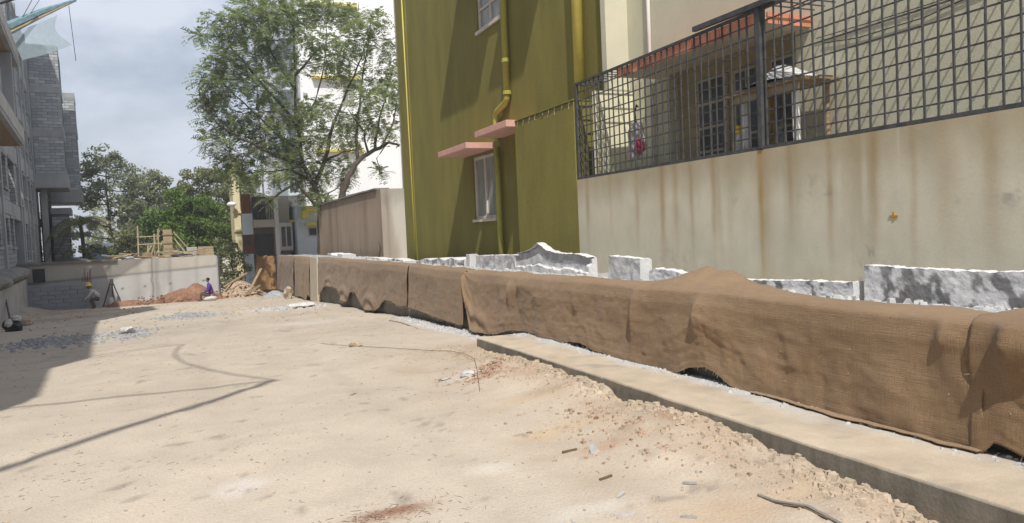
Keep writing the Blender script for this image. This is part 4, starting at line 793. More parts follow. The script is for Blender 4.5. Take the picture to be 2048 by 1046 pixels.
# ---------------------------------------------------------------- unfinished block building on the left
BA = R(5.6); B0 = (-8.4, 52.9, 0)
lb = thing('unfinished_building', 'unfinished grey block apartment building with open windows and cantilevered bays', 'building', B0, BA)
def lbx(nm, m_, n0, n1, u0, u1, z0, z1, par=lb): return MB().box(n0, n1, u0, u1, z0, z1).build(nm, m_, par)
wallm = bpy.data.materials.new('block_wall_far'); wallm.use_nodes = True
_t = wallm.node_tree; _n = _t.nodes; _l = _t.links; _p = _n['Principled BSDF']; _p.inputs['Roughness'].default_value = .9
_tc = _n.new('ShaderNodeTexCoord'); _sx = _n.new('ShaderNodeSeparateXYZ'); _cx = _n.new('ShaderNodeCombineXYZ'); _a = _n.new('ShaderNodeMath'); _a.operation = 'ADD'
_l.new(_tc.outputs['Object'], _sx.inputs[0]); _l.new(_sx.outputs[0], _a.inputs[0]); _l.new(_sx.outputs[1], _a.inputs[1]); _l.new(_a.outputs[0], _cx.inputs[0]); _l.new(_sx.outputs[2], _cx.inputs[1])
_b = _n.new('ShaderNodeTexBrick'); _b.inputs['Scale'].default_value = 1; _b.inputs['Brick Width'].default_value = .6; _b.inputs['Row Height'].default_value = .2; _b.inputs['Mortar Size'].default_value = .014; _b.inputs['Bias'].default_value = -.2
_b.inputs['Color1'].default_value = (.28,.295,.315,1); _b.inputs['Color2'].default_value = (.40,.415,.435,1); _b.inputs['Mortar'].default_value = (.15,.16,.17,1); _l.new(_cx.outputs[0], _b.inputs[0])
_z = _n.new('ShaderNodeTexNoise'); _z.inputs['Scale'].default_value = .9; _z.inputs['Detail'].default_value = 6; _l.new(_tc.outputs['Object'], _z.inputs[0]); _m = _n.new('ShaderNodeMapRange'); _m.inputs[1].default_value = .3; _m.inputs[2].default_value = .7; _m.inputs[3].default_value = .72; _m.inputs[4].default_value = 1.15; _l.new(_z.outputs[0], _m.inputs[0])
_x = _n.new('ShaderNodeMixRGB'); _x.blend_type = 'MULTIPLY'; _x.inputs[0].default_value = 1; _l.new(_b.outputs[0], _x.inputs[1]); _l.new(_m.outputs[0], _x.inputs[2]); _l.new(_x.outputs[0], _p.inputs[0])
_bp = _n.new('ShaderNodeBump'); _bp.inputs['Strength'].default_value = .6; _bp.inputs['Distance'].default_value = .02; _l.new(_b.outputs[1], _bp.inputs['Height']); _bp.invert = True; _l.new(_bp.outputs[0], _p.inputs['Normal'])
# wings and tower out of frame; two roof blocks added to cast shade
lbx('near_wing', wallm, -10, -.15, -49.0, -46.5, -1.5, 9.4); lbx('near_wing', wallm, -10, -.15, -46.48, -34, -1.5, 11.2); lbx('near_wing', wallm, -10, -1.7, -57, -49.32, -1.5, 8.5); lbx('roof_shade_block', wallm, -8, -.9, -28.9, -19.2, 10.5, 14.3); lbx('bay_shade_block', M['bconc'], -4, -1, -4.5, 3, 15.6, 23); lbx('stair_tower', wallm, -10, -.2, -34, -29.2, -1.5, 18.4)
def facade(u0, u1, z0, z1, ops, sill_band=True):
    """wall strip with openings [(ua, ub, za, zb)]"""
    p = u0
    for (a, b, za, zb) in sorted(ops):
        if a > p: lbx('wall_panel', wallm, -.22, 0, p, a, z0, z1)
        if za > z0: lbx('wall_panel', wallm, -.22, 0, a, b, z0, za)
        if zb < z1: lbx('wall_panel', wallm, -.22, 0, a, b, zb, z1)
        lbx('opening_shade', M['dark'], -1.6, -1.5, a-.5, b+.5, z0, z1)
        if b-a < 2.6: lbx('window_sill', M['bconc'], -.2, .10, a-.12, b+.12, za-.09, za-.004)
        lbx('lintel', M['bconc'], -.2, .06, a-.2, b+.2, zb+.004, zb+.14)
        p = b
    if p < u1: lbx('wall_panel', wallm, -.22, 0, p, u1, z0, z1)
facade(-29, 9, .95, 3.35, [(-27,-25,1.9,3.2),(-23.5,-21,1.3,3.2),(-19.5,-17.6,1.9,3.2),(-16.4,-14.2,2.0,3.15),(-13.2,-11.9,1.9,3.2),(-11.2,-7.4,1.0,3.25),(-5.9,-3.4,1.2,3.2),(-2.4,-.6,1.7,3.15),(.4,1.9,1.8,3.1)])
lbx('floor_beam', M['bconc'], -.3, .05, -29, 9, 3.352, 3.95)
facade(-29, 9, 3.955, 6.1, [(-27,-25,4.6,5.9),(-23.5,-21,4.1,5.95),(-19,-17,4.6,5.9),(-15.6,-13.6,4.5,5.95),(-12.6,-9.6,4.0,6.0),(-8.2,-5.6,4.1,5.95),(-4.4,-2.2,4.7,5.9),(-1.0,.6,4.8,5.85),(1.9,3.1,4.8,5.85)])
lbx('floor_beam', M['bconc'], -.3, .06, -29, 9, 6.105, 6.9)
facade(-29, 9, 6.905, 9.0, [(-27,-24,7.0,8.9),(-21,-18.6,7.2,8.9),(-13,-10,7.5,8.9),(-7,-4.5,7.5,8.9),(-2.2,-.4,7.6,8.8),(1.6,3,7.6,8.8)])
lbx('floor_beam', M['bconc'], -.3, .05, -29, 9, 9.005, 9.75)
facade(-29, -8, 9.755, 10.6, []); facade(-8, 9, 9.755, 12.0, [(-6.8,-4.5,10.4,11.8),(-2.2,-.4,10.4,11.8),(1.6,3,10.4,11.8)])
lbx('floor_beam', M['bconc'], -.3, .05, -8, 9, 12.005, 12.6); facade(-8, 9, 12.605, 15.7, [(-6.8,-4.5,13.3,14.7),(-2.2,-.4,13.3,14.7)])
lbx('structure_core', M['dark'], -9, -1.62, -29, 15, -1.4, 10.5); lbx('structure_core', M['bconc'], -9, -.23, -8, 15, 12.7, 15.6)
for u_ in (-17,-8.05,-6.6,-3,-.2,3.9): lbx('column', M['bconc'], -.25, .11, u_, u_+.45, .9, 9.0 if u_ < -8 else 15.75)
# stacked balconies
for z in (5.95, 9.1):
    lbx('balcony_slab', M['bconc'], .06, 1.0, -29, -17.6, z, z+.16); lbx('balcony_edge_beam', M['conc'], .86, 1.02, -29, -17.5, z+.162, z+.68)
    lbx('balcony_soffit_form', M['wood'], .1, .85, -29, -17.7, z-.03, z-.002)
lbx('balcony_post', M['bconc'], .6, .95, -20.4, -20.0, 6.64, 9.08); lbx('balcony_screen', wallm, .3, .5, -26, -18, 6.64, 8.0); lbx('balcony_screen', wallm, .3, .55, -26, -18.5, 9.79, 11.2)
# plinth and spilled concrete
lbx('plinth', M['conc'], -.4, .42, -29, -12.25, -2, .42); lbx('plinth', M['dconc'], -.4, .05, -12.2, 12, -2, .94)
ys = np.linspace(-29, 4, 160); zs = np.linspace(0, 1, 14); YY, KK = np.meshgrid(ys, zs, indexing='ij')
bul = .55*np.sin(KK*math.pi)**.7*(1+.5*fbm(YY*.6, KK*2, 501))+.12*fbm(YY*2, KK*4, 502)
grid_mesh('spilled_concrete', np.stack([.02+bul*(1-.8*smooth(-12.6, -10, YY)), YY, .40+KK*.58+.12*fbm(YY*.8, KK, 503)], -1), None, M['dconc'], lb)
# bay 1: blockwork between concrete bands
def bay(u0, u1, n1, z0, floors, top, seed, n0=.02):
    b = lbx('bay_core', M['mortar'], n0, n1-.05, u0+.06, u1, z0+.9, top-.05)
    lbx('bay_beam', M['bconc'], n0, n1+.10, u0-.06, u1, z0, z0+.93)
    lbx('bay_soffit', M['dconc'], n0, n1+.05, u0, u1-.05, z0-.05, z0-.003)
    lo = z0+.94
    for i, zf in enumerate(floors+[top]):
        rows = int(round((zf-lo)/.2)); bh = (zf-lo)/rows
        holder = lbx('block_panel', M['mortar'], n0, n1-.03, u0+.03, u0+.059, lo, zf)
        blockrow(holder, n0+.12, n1-.02, lo+.004, rows, u0+.03, bh=round(bh, 4), seed=seed+i)
        if zf != top: lbx('bay_band', M['bconc'], n0, n1+.02, u0-.035, u1, zf+.003, zf+.45)
        w = lbx('side_window', M['dark'], n1-.049, n1-.01, u0+.5, u1-.4, lo+.5, zf-.35)
        lbx('side_panel', wallm, n1-.049, n1, u0+.065, u0+.48, lo, zf); lbx('side_panel', wallm, n1-.049, n1, u0+.49, u1, lo, lo+.48)
        lo = zf+.455
    lbx('edge_column', M['bconc'], n0-.02, n0+.11, u0-.02, u0+.05, z0+.94, top)
bay(4.88, 8.9, 1.88, 5.87, [9.24, 12.15], 15.35, 511)
bay(11.0, 15, 2.62, 5.2, [7.9, 10.35], 13.0, 521)
lbx('bay_parapet', M['bconc'], .9, 2.62, 11.1, 15, 13.0, 13.35)
# lower tower
lbx('lower_tower', M['mortar'], .8, 1.78, 7.06, 11, -1, 4.15); hld = lbx('block_panel', M['mortar'], .8, 1.8, 7.03, 7.058, -.9, 4.1); blockrow(hld, .8, 1.8, -.8, 24, 7.03, seed=531)
lbx('tower_beam', M['bconc'], .75, 2.0, 6.95, 11, 4.17, 4.6); lbx('tower_opening', M['dark'], 1.785, 1.8, 8, 10.4, 1.4, 3.9)
lbx('lower_column', M['bconc'], .3, .65, 6.0, 6.4, -1, 5.8); lbx('lower_screen', wallm, .05, .75, 9, 9.2, -1, 5.8)
# safety net on outriggers
a_ = BA; nn = Vector((math.cos(a_), math.sin(a_), 0)); uu = Vector((-math.sin(a_), math.cos(a_), 0))
def lw_(n_, u_, z): return Vector(B0)+nn*n_+uu*u_+Vector((0,0,z))
def netrig(label, n0, u0, z0, tip, tip2, low, root2, extra=()):
    t_ = thing('safety_net', label, 'safety net', lw_(n0, u0, z0)); o_ = lw_(n0, u0, z0)
    MB().tube([lw_(*q)-o_ for q in ((n0,u0,z0), tip)], .045, 8).build('outrigger_pole', M['bamboo'], t_)
    MB().tube([lw_(*q)-o_ for q in ((n0,u0+.2,z0+.25), [(a+b)/2 for a, b in zip((n0,u0+.2,z0+.35), tip)], tip)], [.24,.16,.05], 8).build('net_roll', M['netroll'], t_)
    A = lw_(*root2); Bt = lw_(*tip2); Cc = lw_(*low); D = lw_(n0, u0, z0); n_ = 20; P = np.zeros((n_+1, n_+1, 3))
    for i in range(n_+1):
        for j in range(n_+1):
            s_, r_ = i/n_, j/n_
            p = (D*(1-s_)+Bt*s_)*(1-r_)+(A*(1-s_)+Cc*s_)*r_
            pull = math.sin(math.pi*r_)*s_**1.5*.28; p = p+(D-p)*pull*.6+Vector((0,0,-.05*math.sin(math.pi*s_)))
            P[i,j] = (p-o_)[:]
    grid_mesh('net_sheet', P, None, M['net'], t_)
    for q0, q1, r_ in extra: MB().tube([lw_(*q0)-o_, lw_(*q1)-o_], r_, 5).build('stay_rope', M['cable'], t_)
    return t_
NU = -18.2
netrig('pale blue safety net stretched on an outrigger pole from the unfinished building', .83, NU, 10.33, (3.17, NU, 11.86), (2.48, NU, 11.18), (2.93, NU, 10.02), (1.18, NU, 9.28),
       extra=(((2.9, NU, 11.59), (3.02, NU, 9.38), .012), ((1.1, NU, 10.6), (1.75, NU, 11.9), .012), ((1.3, NU, 10.7), (2.0, NU, 11.9), .01), ((.3, NU-1, 11.0), (1.6, NU-.5, 11.75), .05)))
# its neighbours nearer the street mouth, whose shadows fall on the ground
def rig2(label, tipw, roots, rad):
    t_ = thing('net_outrigger', label, 'outrigger', tipw)
    for (r_, rd) in zip(roots, rad): MB().tube([Vector(r_)-Vector(tipw), (0,0,0)], rd, 7).build('pole', M['bamboo'], t_)
    return t_
T1 = (-1.05, 3.55, 9.0); T2 = (-2.1, 8.65, 9.0)
rig2('paired bamboo net outrigger poles on the near wing roof', T1, ((-4.4,4.2,8.45),(-4.6,.2,8.45)), (.026,.06))
rig2('single bamboo net outrigger pole on the near wing', T2, ((-4.9,8.5,8.45),(-4.8,7.6,8.45)), (.024,.015))
pts = [Vector(T1)*(1-s)+Vector(T2)*s+Vector((-.55,0,0))*math.sin(math.pi*s) for s in np.linspace(0, 1, 14)]
o = MB().tube(pts, .022, 6).build('net_edge_rope', M['netroll']); tag(o, 'thick net edge rope slung between the outrigger tips', 'rope')

# ---------------------------------------------------------------- trees
def quads(name, Q, m_, parent):
    Q = np.asarray(Q, np.float32); n = len(Q); me = bpy.data.meshes.new(name)
    me.vertices.add(n*4); me.vertices.foreach_set('co', Q.reshape(-1)); me.loops.add(n*4); me.loops.foreach_set('vertex_index', np.arange(n*4, dtype=np.int32))
    me.polygons.add(n); me.polygons.foreach_set('loop_start', np.arange(0, n*4, 4, dtype=np.int32)); me.update(); me.materials.append(m_)
    return link(name, me, parent)
def leaf_quads(cen, size, rng_, droop=.3, aspect=.45):
    n = len(cen); d = rng_.normal(size=(n, 3)); d[:, 2] -= droop; d /= np.linalg.norm(d, axis=1)[:, None]
    e = rng_.normal(size=(n, 3)); e = np.cross(d, e); e /= np.linalg.norm(e, axis=1)[:, None]
    L_ = size*rng_.uniform(.6, 1.4, n)[:, None]; w_ = L_*aspect
    return np.stack([cen-d*L_*.5, cen+e*w_*.5, cen+d*L_*.5, cen-e*w_*.5], 1)
def fronds(cen, base_dir, rng_, L=.5, k=7, leaf=.16):
    """pinnate sprays: leaflets in pairs along an arching stalk"""
    n = len(cen); d = base_dir+rng_.normal(size=(n, 3))*.55; d[:, 2] -= .15; d /= np.linalg.norm(d, axis=1)[:, None]
    side = np.cross(d, np.array([0, 0, 1.0])+rng_.normal(size=(n, 3))*.25); side /= np.linalg.norm(side, axis=1)[:, None]+1e-6
    upv = np.cross(side, d); out = []
    for i in range(k):
        s_ = (i+.6)/k; p = cen+d*L*s_*rng_.uniform(.85, 1.15, n)[:, None]-np.array([0, 0, 1])*(s_**2*L*.35)
        for sg in (-1, 1):
            ln = leaf*(1-.45*abs(s_-.4))*rng_.uniform(.7, 1.3, n)[:, None]; w_ = .05*rng_.uniform(.7, 1.3, n)[:, None]
            q = p+side*sg*ln+d*ln*.4-upv*ln*.25; out.append(np.stack([p-d*w_*.5, p+d*w_*.5, q+d*w_*.4, q-d*w_*.4], 1))
    return np.concatenate(out)
def limb(mb_, pts, r0, r1, jit, rr):
    """bent tapering limb through pts"""
    out = []; 
    for i in range(len(pts)-1):
        a, b = Vector(pts[i]), Vector(pts[i+1])
        for s_ in (0, .33, .66): out.append(a.lerp(b, s_)+Vector((rr.uniform(-1,1), rr.uniform(-1,1), rr.uniform(-.6,.6)))*jit*(i+s_ > 0))
    out.append(Vector(pts[-1])); n = len(out); mb_.tube(out, [r0+(r1-r0)*(i/(n-1))**.8 for i in range(n)], 7); return out
def W2(x, y, Y):                                         # tree plan drawn in elevation, 100 units = one picture strip, on the plane at depth Y
    k = Y/42.0; return Vector((k*(6.54+(x-600)*.0260)+(-.0013*(y)), Y, 1.7+k*(13.05-y*.02725-(x-600)*.0011)))
rr = random.Random(21)
tr = thing('feathery_tree', 'big feathery leaved tree with dark forked trunks leaning over the shed wall', 'tree', (6.9, 42, -.3))
to = Vector((6.9, 42, -.3)); mb = MB(); nodes_ = []
def TL(pts, r0, r1, dY=(0,)):
    P_ = []
    for i, (x, y) in enumerate(pts):
        Y = 42+(dY[i] if len(dY) > 1 else dY[0]); P_.append(W2(x, y, Y)-to)
    o_ = limb(mb, P_, r0, r1, .06, rr); nodes_.extend(o_[2:])
TL([(642,560),(641,500),(640,415),(628,370),(605,330),(592,250),(590,180),(588,60)], .26, .035, (0,0,0,0,0,.2,.4,.6))
TL([(628,370),(650,320),(665,250),(690,190),(720,120),(745,60)], .14, .025, (0,-.4,-.8,-1,-1.4,-1.6))
TL([(605,330),(540,310),(500,290),(440,260),(405,215)], .13, .02, (0,-.6,-1,-1.4,-1.8))
TL([(592,250),(550,200),(500,150),(450,90),(400,88)], .11, .018, (.2,.6,1.2,1.8,2.2))
TL([(590,180),(540,110),(520,40)], .08, .02, (.4,.6,1)); TL([(590,150),(640,90),(690,60)], .08, .02, (.4,.2,0))
TL([(640,420),(590,365),(545,395),(515,425)], .10, .03, (0,-.4,-.7,-1)); TL([(600,300),(560,280),(520,240),(470,200),(430,160)], .09, .02, (0,1,1.8,2.2,2.4))
TL([(650,320),(690,300),(735,290)], .08, .02, (-.4,-1.2,-1.8)); TL([(620,360),(580,340),(530,345),(480,352)], .08, .02, (0,.8,1.2,1.4)); TL([(592,250),(630,200),(650,130),(655,40)], .08, .02, (.2,1,1.4,1.6))
TL([(640,420),(660,385),(690,360)], .06, .02, (0,-.5,-.9))
TL([(688,440),(688,390),(700,350),(722,315),(760,292),(790,275),(815,280)], .24, .05, (-3.4,)); TL([(722,318),(718,270),(725,200),(735,120),(750,40)], .11, .02, (-3.4,-3.4,-3.2,-3,-2.8)); TL([(760,292),(765,250),(780,190),(800,120)], .09, .02, (-3.4,)); TL([(775,285),(800,230),(812,160)], .07, .02, (-3.4,-3.2,-3)); TL([(745,300),(735,255),(700,210)], .07, .02, (-3.4,))
TL([(790,275),(765,310),(775,345)], .04, .015, (-3.4,-3.6,-3.6))
clumps = [(480,60,45),(520,30,40),(560,15,40),(610,5,40),(660,8,35),(700,20,30),(750,25,28),(770,75,24),(450,70,30),(440,125,22),(402,92,11),(500,110,45),(550,90,40),(625,75,36),(690,105,38),(712,70,32),(765,150,28),(790,115,18),(432,180,28),(415,215,18),(470,170,42),(530,170,42),(580,140,30),(650,120,26),(700,150,26),(735,190,26),(785,190,20),(440,250,32),(480,250,42),(540,240,45),(600,230,38),(640,210,30),(690,235,20),(722,240,24),(432,290,26),(480,310,38),(540,300,42),(590,290,40),(640,270,30),(700,275,20),(762,240,20),(795,250,16),(495,348,22),(545,350,22),(600,340,28),(625,365,28),(640,330,28),(612,388,18),(690,330,18),(470,352,16),(772,335,9),(530,400,8),(455,330,18),(690,355,14),(415,160,10),(640,395,16),(430,215,22),(580,40,35),(455,140,26),(790,160,16)]
Q = []; twig = MB(); nv = [n_ for n_ in nodes_]
for (x, y, r_) in clumps:
    right = x > 700 and y > 20
    dY = (-3.2 if right else 0); sp_ = r_*.028*1.1
    c = W2(x, y, 42+dY+rr.uniform(-1.4,1.4)*(.6 if right else 1))-to
    j = min(nv, key=lambda q: (q-c).length); mid = j.lerp(c, .5)+Vector((rr.uniform(-.2,.2), rr.uniform(-.2,.2), .15))
    twig.tube([j, mid, c], [.03,.022,.012], 5)
    for q_ in range(5):
        e_ = c+Vector((rr.gauss(0,.6), rr.gauss(0,.6), rr.gauss(0,.35)))*sp_; twig.tube([mid.lerp(c, rr.random()), (mid.lerp(c,.6)+e_)/2+Vector((0,0,.05)), e_], [.014,.01,.006], 4)
    n_ = int(125*(sp_/1.2)**1.6)+10; dirs = rng.normal(size=(n_, 3)); dirs /= np.linalg.norm(dirs, axis=1)[:, None]
    rad = rng.random(n_)**.55; cen = np.array(c)+dirs*rad[:, None]*np.array([1.05,1.05,.72])*sp_
    Q.append(fronds(cen, dirs*np.array([1,1,.5]), rng, L=.6, k=8, leaf=.14))
mb.build('trunk', M['bark'], tr, smooth_=True); kind(twig.build('twigs', M['bark'], tr), 'stuff')
quads('crown', np.concatenate(Q), M['leaf'], tr)
def bushy(name, label, base, height, cl, leafm, leaf, dens, seed, trunk_r=.2, cat='tree', trunks=1, group=None, fat=1.28):
    """generic tree: forked trunk + leaf clumps given as (dx, dy, z, r)"""
    rr_ = random.Random(seed); rg = np.random.default_rng(seed); t_ = thing(name, label, cat, base, 0, group); tb = MB()
    nodes = []
    for k_ in range(trunks):
        o_ = limb(tb, [(k_*.5,0,-.6),(k_*.6+.1,.1,height*.3),(k_*.8-.1,0,height*.55),(.1+k_,.1,height*.85)], trunk_r, .04, .08, rr_); nodes += o_[3:]
    Qs = []
    for (x, y, z, r_) in cl:
        r_ = r_*fat; c = Vector((x, y, z)); j = min(nodes, key=lambda q: (q-c).length+max(0, q.z-c.z)*2); tb.tube([j, j.lerp(c,.5)+Vector((0,0,-.1*r_)), c], [trunk_r*.35,trunk_r*.22,.03], 5)
        sub = max(6, int(r_*9))
        for q_ in range(sub):
            d = rg.normal(size=3); d /= np.linalg.norm(d); cc = np.array(c)+d*r_*rg.uniform(.35,.95)*np.array([1,1,.8]); rs = r_*rg.uniform(.28,.5)
            n_ = int(dens*rs**2*150)+20; dd = rg.normal(size=(n_, 3)); dd /= np.linalg.norm(dd, axis=1)[:, None]
            cen = cc+dd*(rg.random(n_)**.4)[:, None]*rs*np.array([1.1,1.1,.75]); Qs.append(leaf_quads(cen, leaf, rg, .2, .55))
    tb.build('trunk', M['bark'], t_, smooth_=True); quads('crown', np.concatenate(Qs), leafm, t_); return t_
def cl_rand(n, w, z0, z1, r0, r1, seed, shape=1.0):
    r_ = random.Random(seed); out = []
    for i in range(n):
        z = z0+(z1-z0)*(i+.5)/n; f_ = math.sin(math.pi*min(1, max(.12, (z-z0)/(z1-z0)*.8+.15)))**shape
        a = r_.uniform(0, 6.28); q = r_.uniform(.15, 1)*w*f_; out.append((math.cos(a)*q, math.sin(a)*q*.8, z, r_.uniform(r0, r1)))
    return out
bushy('eucalyptus_tree', 'tall airy grey green tree rising behind the unfinished building', (-5.6, 70, -1), 11.5,
      [(-.3,0,10.2,1.0),(.8,.3,9.8,.9),(-1.5,0,9.2,1.1),(1.6,0,8.6,1.0),(.2,.5,8.6,1.2),(-1.9,.2,7.9,1.0),(1.9,.3,7.4,.9),(-.6,-.5,7.2,1.0),(.9,0,6.6,.9),(-1.7,0,6.4,.8),(-2.1,0,5.2,.6),(1.5,0,5.6,.7),(.3,0,5.4,.6),(-1.0,0,4.6,.6),(-2.2,.3,3.9,.7),(1.8,0,4.3,.7),(.6,0,3.4,.7),(2.3,0,6.2,.7)], M['leafdark'], .24, .9, 31, .17)
bushy('leafy_tree', 'dusty dark tree between the tall airy tree and the bright green tree', (-2.2, 74, -1), 9.2, [(0,0,8.6,1.0),(-1.2,0,8.0,1.0),(1.2,0,8.2,.9),(-1.9,0,6.8,1.0),(.2,0,7.0,1.2),(1.8,0,7.0,1.0),(-1.3,0,5.6,1.0),(.9,0,5.6,1.1),(-2.2,0,4.6,.9),(2.1,0,5.2,.9),(-.4,0,4.2,1.1),(1.4,0,3.8,1.0),(-1.6,0,3.0,1.0),(.4,0,2.8,1.0),(2.3,0,2.6,.9)], M['leafdark'], .25, 1.5, 37)
bushy('leafy_tree', 'dense bright green rounded tree behind the deck scaffold', (.3, 62, -1), 6.6, cl_rand(26, 2.6, 1.0, 6.0, .8, 1.2, 41, .6)+[(-2.4,-.6,2.2,1.0),(2.6,0,2.2,1.1),(2.9,0,3.5,1.0),(-2.0,0,3.6,1.0),(0,-1.4,3.0,1.1),(1.2,-1.2,4.2,1.0)], M['leafbright'], .24, 1.7, 43)
bushy('leafy_tree', 'dark olive tree behind the pale yellow building corner', (2.9, 72, -1), 9.6, [(.2,0,9.0,1.0),(-1.4,0,8.8,1.0),(1.3,0,8.4,1.0),(-2.4,0,7.6,1.0),(0,0,7.6,1.3),(2.1,0,7.2,1.1),(-1.2,0,6.4,1.2),(1.2,0,6.2,1.2),(-2.4,0,5.2,1.1),(2.4,0,5.4,1.1),(0,0,5.0,1.2),(1.4,0,3.8,1.2),(-1.4,0,3.6,1.2),(2.5,0,2.6,1.1),(0,0,2.4,1.1)], M['leafolive'], .25, 1.4, 47)
bushy('leafy_tree', 'greyish tree crown filling the gap left of the feathery tree', (6.5, 84, -1), 10.2, cl_rand(20, 3.4, 2.2, 10.2, .9, 1.4, 53, .7), M['leafdark'], .28, 1.3, 53)
bushy('shrub', 'leafy shrub growing in the gap right of the retaining wall', (2.5, 46.6, -1), 2.6, [(0,0,.5,.7),(.3,.2,1.3,.7),(-.4,.3,1.2,.6),(.1,.5,2.1,.7),(-.3,.6,2.6,.6),(.6,.3,.4,.6),(-.2,-.8,.2,.5)], M['leafolive'], .16, 1.6, 59, .06, 'shrub')
bushy('shrub', 'low olive thicket behind the palm at the deck', (-3.6, 58, -1), 3.0, [(x_, 0, z_, .8) for x_, z_ in ((-2.6,1.2),(-1.6,1.5),(-.6,1.8),(.3,2.0),(1.2,1.8),(2.0,1.6),(-2.0,2.4),(-.9,2.8),(.2,3.1),(1.2,2.9),(2.4,2.5),(-3.2,2.0))], M['leafolive'], .22, 1.3, 61, .08, 'thicket')
# far belt of trees that reads as one mass
rg = np.random.default_rng(71); Qs = []
for i in range(130):
    c = np.array([rg.uniform(-26, 16), rg.uniform(92, 105), rg.uniform(0, 6.5)]); r_ = rg.uniform(.8, 1.9); n_ = int(60*r_); dd = rg.normal(size=(n_, 3)); dd /= np.linalg.norm(dd, axis=1)[:, None]
    Qs.append(leaf_quads(c+dd*(rg.random(n_)**.4)[:, None]*r_, .45, rg, .2, .6))
o = quads('distant_tree_belt', np.concatenate(Qs), M['leafdark'], None); kind(o, 'stuff'); o['label'] = 'far belt of dusty trees behind everything'
# coconut palm
pm = thing('coconut_palm', 'coconut palm with drooping yellowish fronds beside the unfinished building', 'palm tree', (-6.35, 58.5, -1))
tb = MB(); tb.tube([(0,0,-.5),(.05,0,1.5),(.0,0,3.2),(-.1,0,4.6)], [.17,.15,.13,.12], 8); tb.build('trunk', M['bark'], pm)
Qs = []
for i in range(15):
    a = i*2.4+.3; ln = rr.uniform(2.0, 2.9); el = rr.uniform(-.1, .8); d = Vector((math.cos(a), math.sin(a)*.9, 0)); s0 = Vector((-.1,0,4.6)); fr = MB(); pts = []
    for k_ in range(13):
        s_ = k_/12; pts.append(s0+d*ln*s_*math.cos(el*.5)+Vector((0,0,ln*(s_*math.sin(el)-1.05*s_*s_))))
    fr.tube(pts, [.03-.022*k_/12 for k_ in range(13)], 4)
    sd_ = d.cross(Vector((0,0,1)))
    for k_ in range(1, 13):
        for h in (0, .5):
            p = pts[k_-1].lerp(pts[k_], h); L_ = .62*math.sin(math.pi*(k_/13*.8+.15))
            for sg in (-1, 1):
                q = p+sd_*sg*L_*.75+d*L_*.35+Vector((0,0,-L_*.55)); fr.add([p, p+d*.06, q+d*.03, q], [(0,1,2,3)])
    fr.build('frond', M['leafpalm'], pm)
o = thing('blue_shed', 'pale blue sheet shed glimpsed below the palm', 'shed', (-5.9, 63, -1))
MB().box(-.9, .9, 0, 1.5, 0, 2.75).build('sheet_wall', M['blue'], o); MB().add([(-1.0,-.2,2.72),(1.0,-.2,2.72),(1.0,1.7,3.0),(-1.0,1.7,3.0),(-1.0,-.2,2.77),(1.0,-.2,2.77),(1.0,1.7,3.05),(-1.0,1.7,3.05)], [(0,1,2,3),(4,7,6,5),(0,4,5,1),(1,5,6,2),(2,6,7,3),(3,7,4,0)]).build('roof_sheet', M['paleblue'], o)

# ---------------------------------------------------------------- small things on the ground
def onground(name, m_, label, cat, x, y, r_, seed, flat=.6, amp=.3, group=None, sink=.25):
    o = MB().lump((0,0,0), (r_[0], r_[1], r_[2]), seed, amp, 2).build(name, m_); o.location = (x, y, float(gz(x, y))+r_[2]*(1-sink)); return tag(o, label, cat, group)
onground('stone', M['clod'], 'tan stone lying beside the thin wire on the sand', 'stone', 2.42, 11.85, (.10,.075,.05), 3)
onground('stone', M['whitechips'], 'white stone on the grey gravel patch in the sun', 'stone', -1.3, 18.8, (.16,.14,.09), 4)
onground('stone', M['whitechips'], 'pale flat stone beside the red soil streak', 'stone', 2.95, 8.15, (.09,.07,.035), 6); onground('stone', M['chips'], 'grey flat stone left of the pale flat stone', 'stone', 2.72, 8.3, (.07,.06,.02), 7)
onground('stone', M['clod'], 'large grey brown boulder leaning at the dark burlap sheet', 'stone', 4.05, 33.6, (.22,.3,.33), 9)
o = MB().add([(-.045,-.03,0),(.05,-.015,0),(.03,.05,0),(-.02,.03,.06),(.0,-.02,.075)], [(0,2,1),(0,1,4),(1,2,4),(2,3,4),(2,0,3),(0,4,3)]).build('stone_chip', M['whitechips']); o.location = (2.76,4.87,float(gz(2.76,4.87))-.004); tag(o, 'sharp white triangular stone chip on the sand', 'stone')
def rod(name, label, cat, pts, r_, m_):
    P_ = [Vector((x, y, float(gz(x, y))+r_*.6+dz)) for x, y, dz in pts]; return tag(MB().tube(P_, r_, 6).build(name, m_), label, cat)
rod('stick', 'long grey stick with a pale knot lying near the footing', 'stick', [(3.14,3.52,.005),(3.145,3.4,.003),(3.155,3.28,.006),(3.165,3.15,.004),(3.17,3.05,.006),(3.18,2.9,.005)], .011, M['dconc'])
rod('stick', 'shorter stick lying alongside the long grey stick', 'stick', [(3.13,3.3,.004),(3.15,3.18,.004),(3.16,3.0,.005)], .007, M['straw'])
wp = [(2.0,12.6,0),(2.35,11.95,0),(2.75,11.2,.01),(3.19,10.35,.015),(3.33,9.9,.02),(3.39,9.41,.03),(3.3,8.8,.02),(3.09,8.16,.01),(2.92,7.7,.02),(2.78,7.3,.0)]
rod('wire', 'thin curved wire snaking over the sand toward the footing', 'wire', wp, .0036, M['straw'])
rod('wire', 'short straight wire lying before the scalloped burlap hem', 'wire', [(4.0,15.9,0),(4.02,15.0,.01),(4.0,14.2,.0),(3.98,13.6,0)], .008, M['dconc'])
rod('pole', 'dark pole propped on the dirt at the left building', 'pole', [(-5.35,28.84,0),(-5.75,30.6,.6),(-6.2,32.4,1.25)], .035, M['iron'])
o = thing('black_bag', 'black plastic bag with white wrapper dumped on the shaded ground', 'bag', (-4.5, 24.4, float(gz(-4.5, 24.4))))
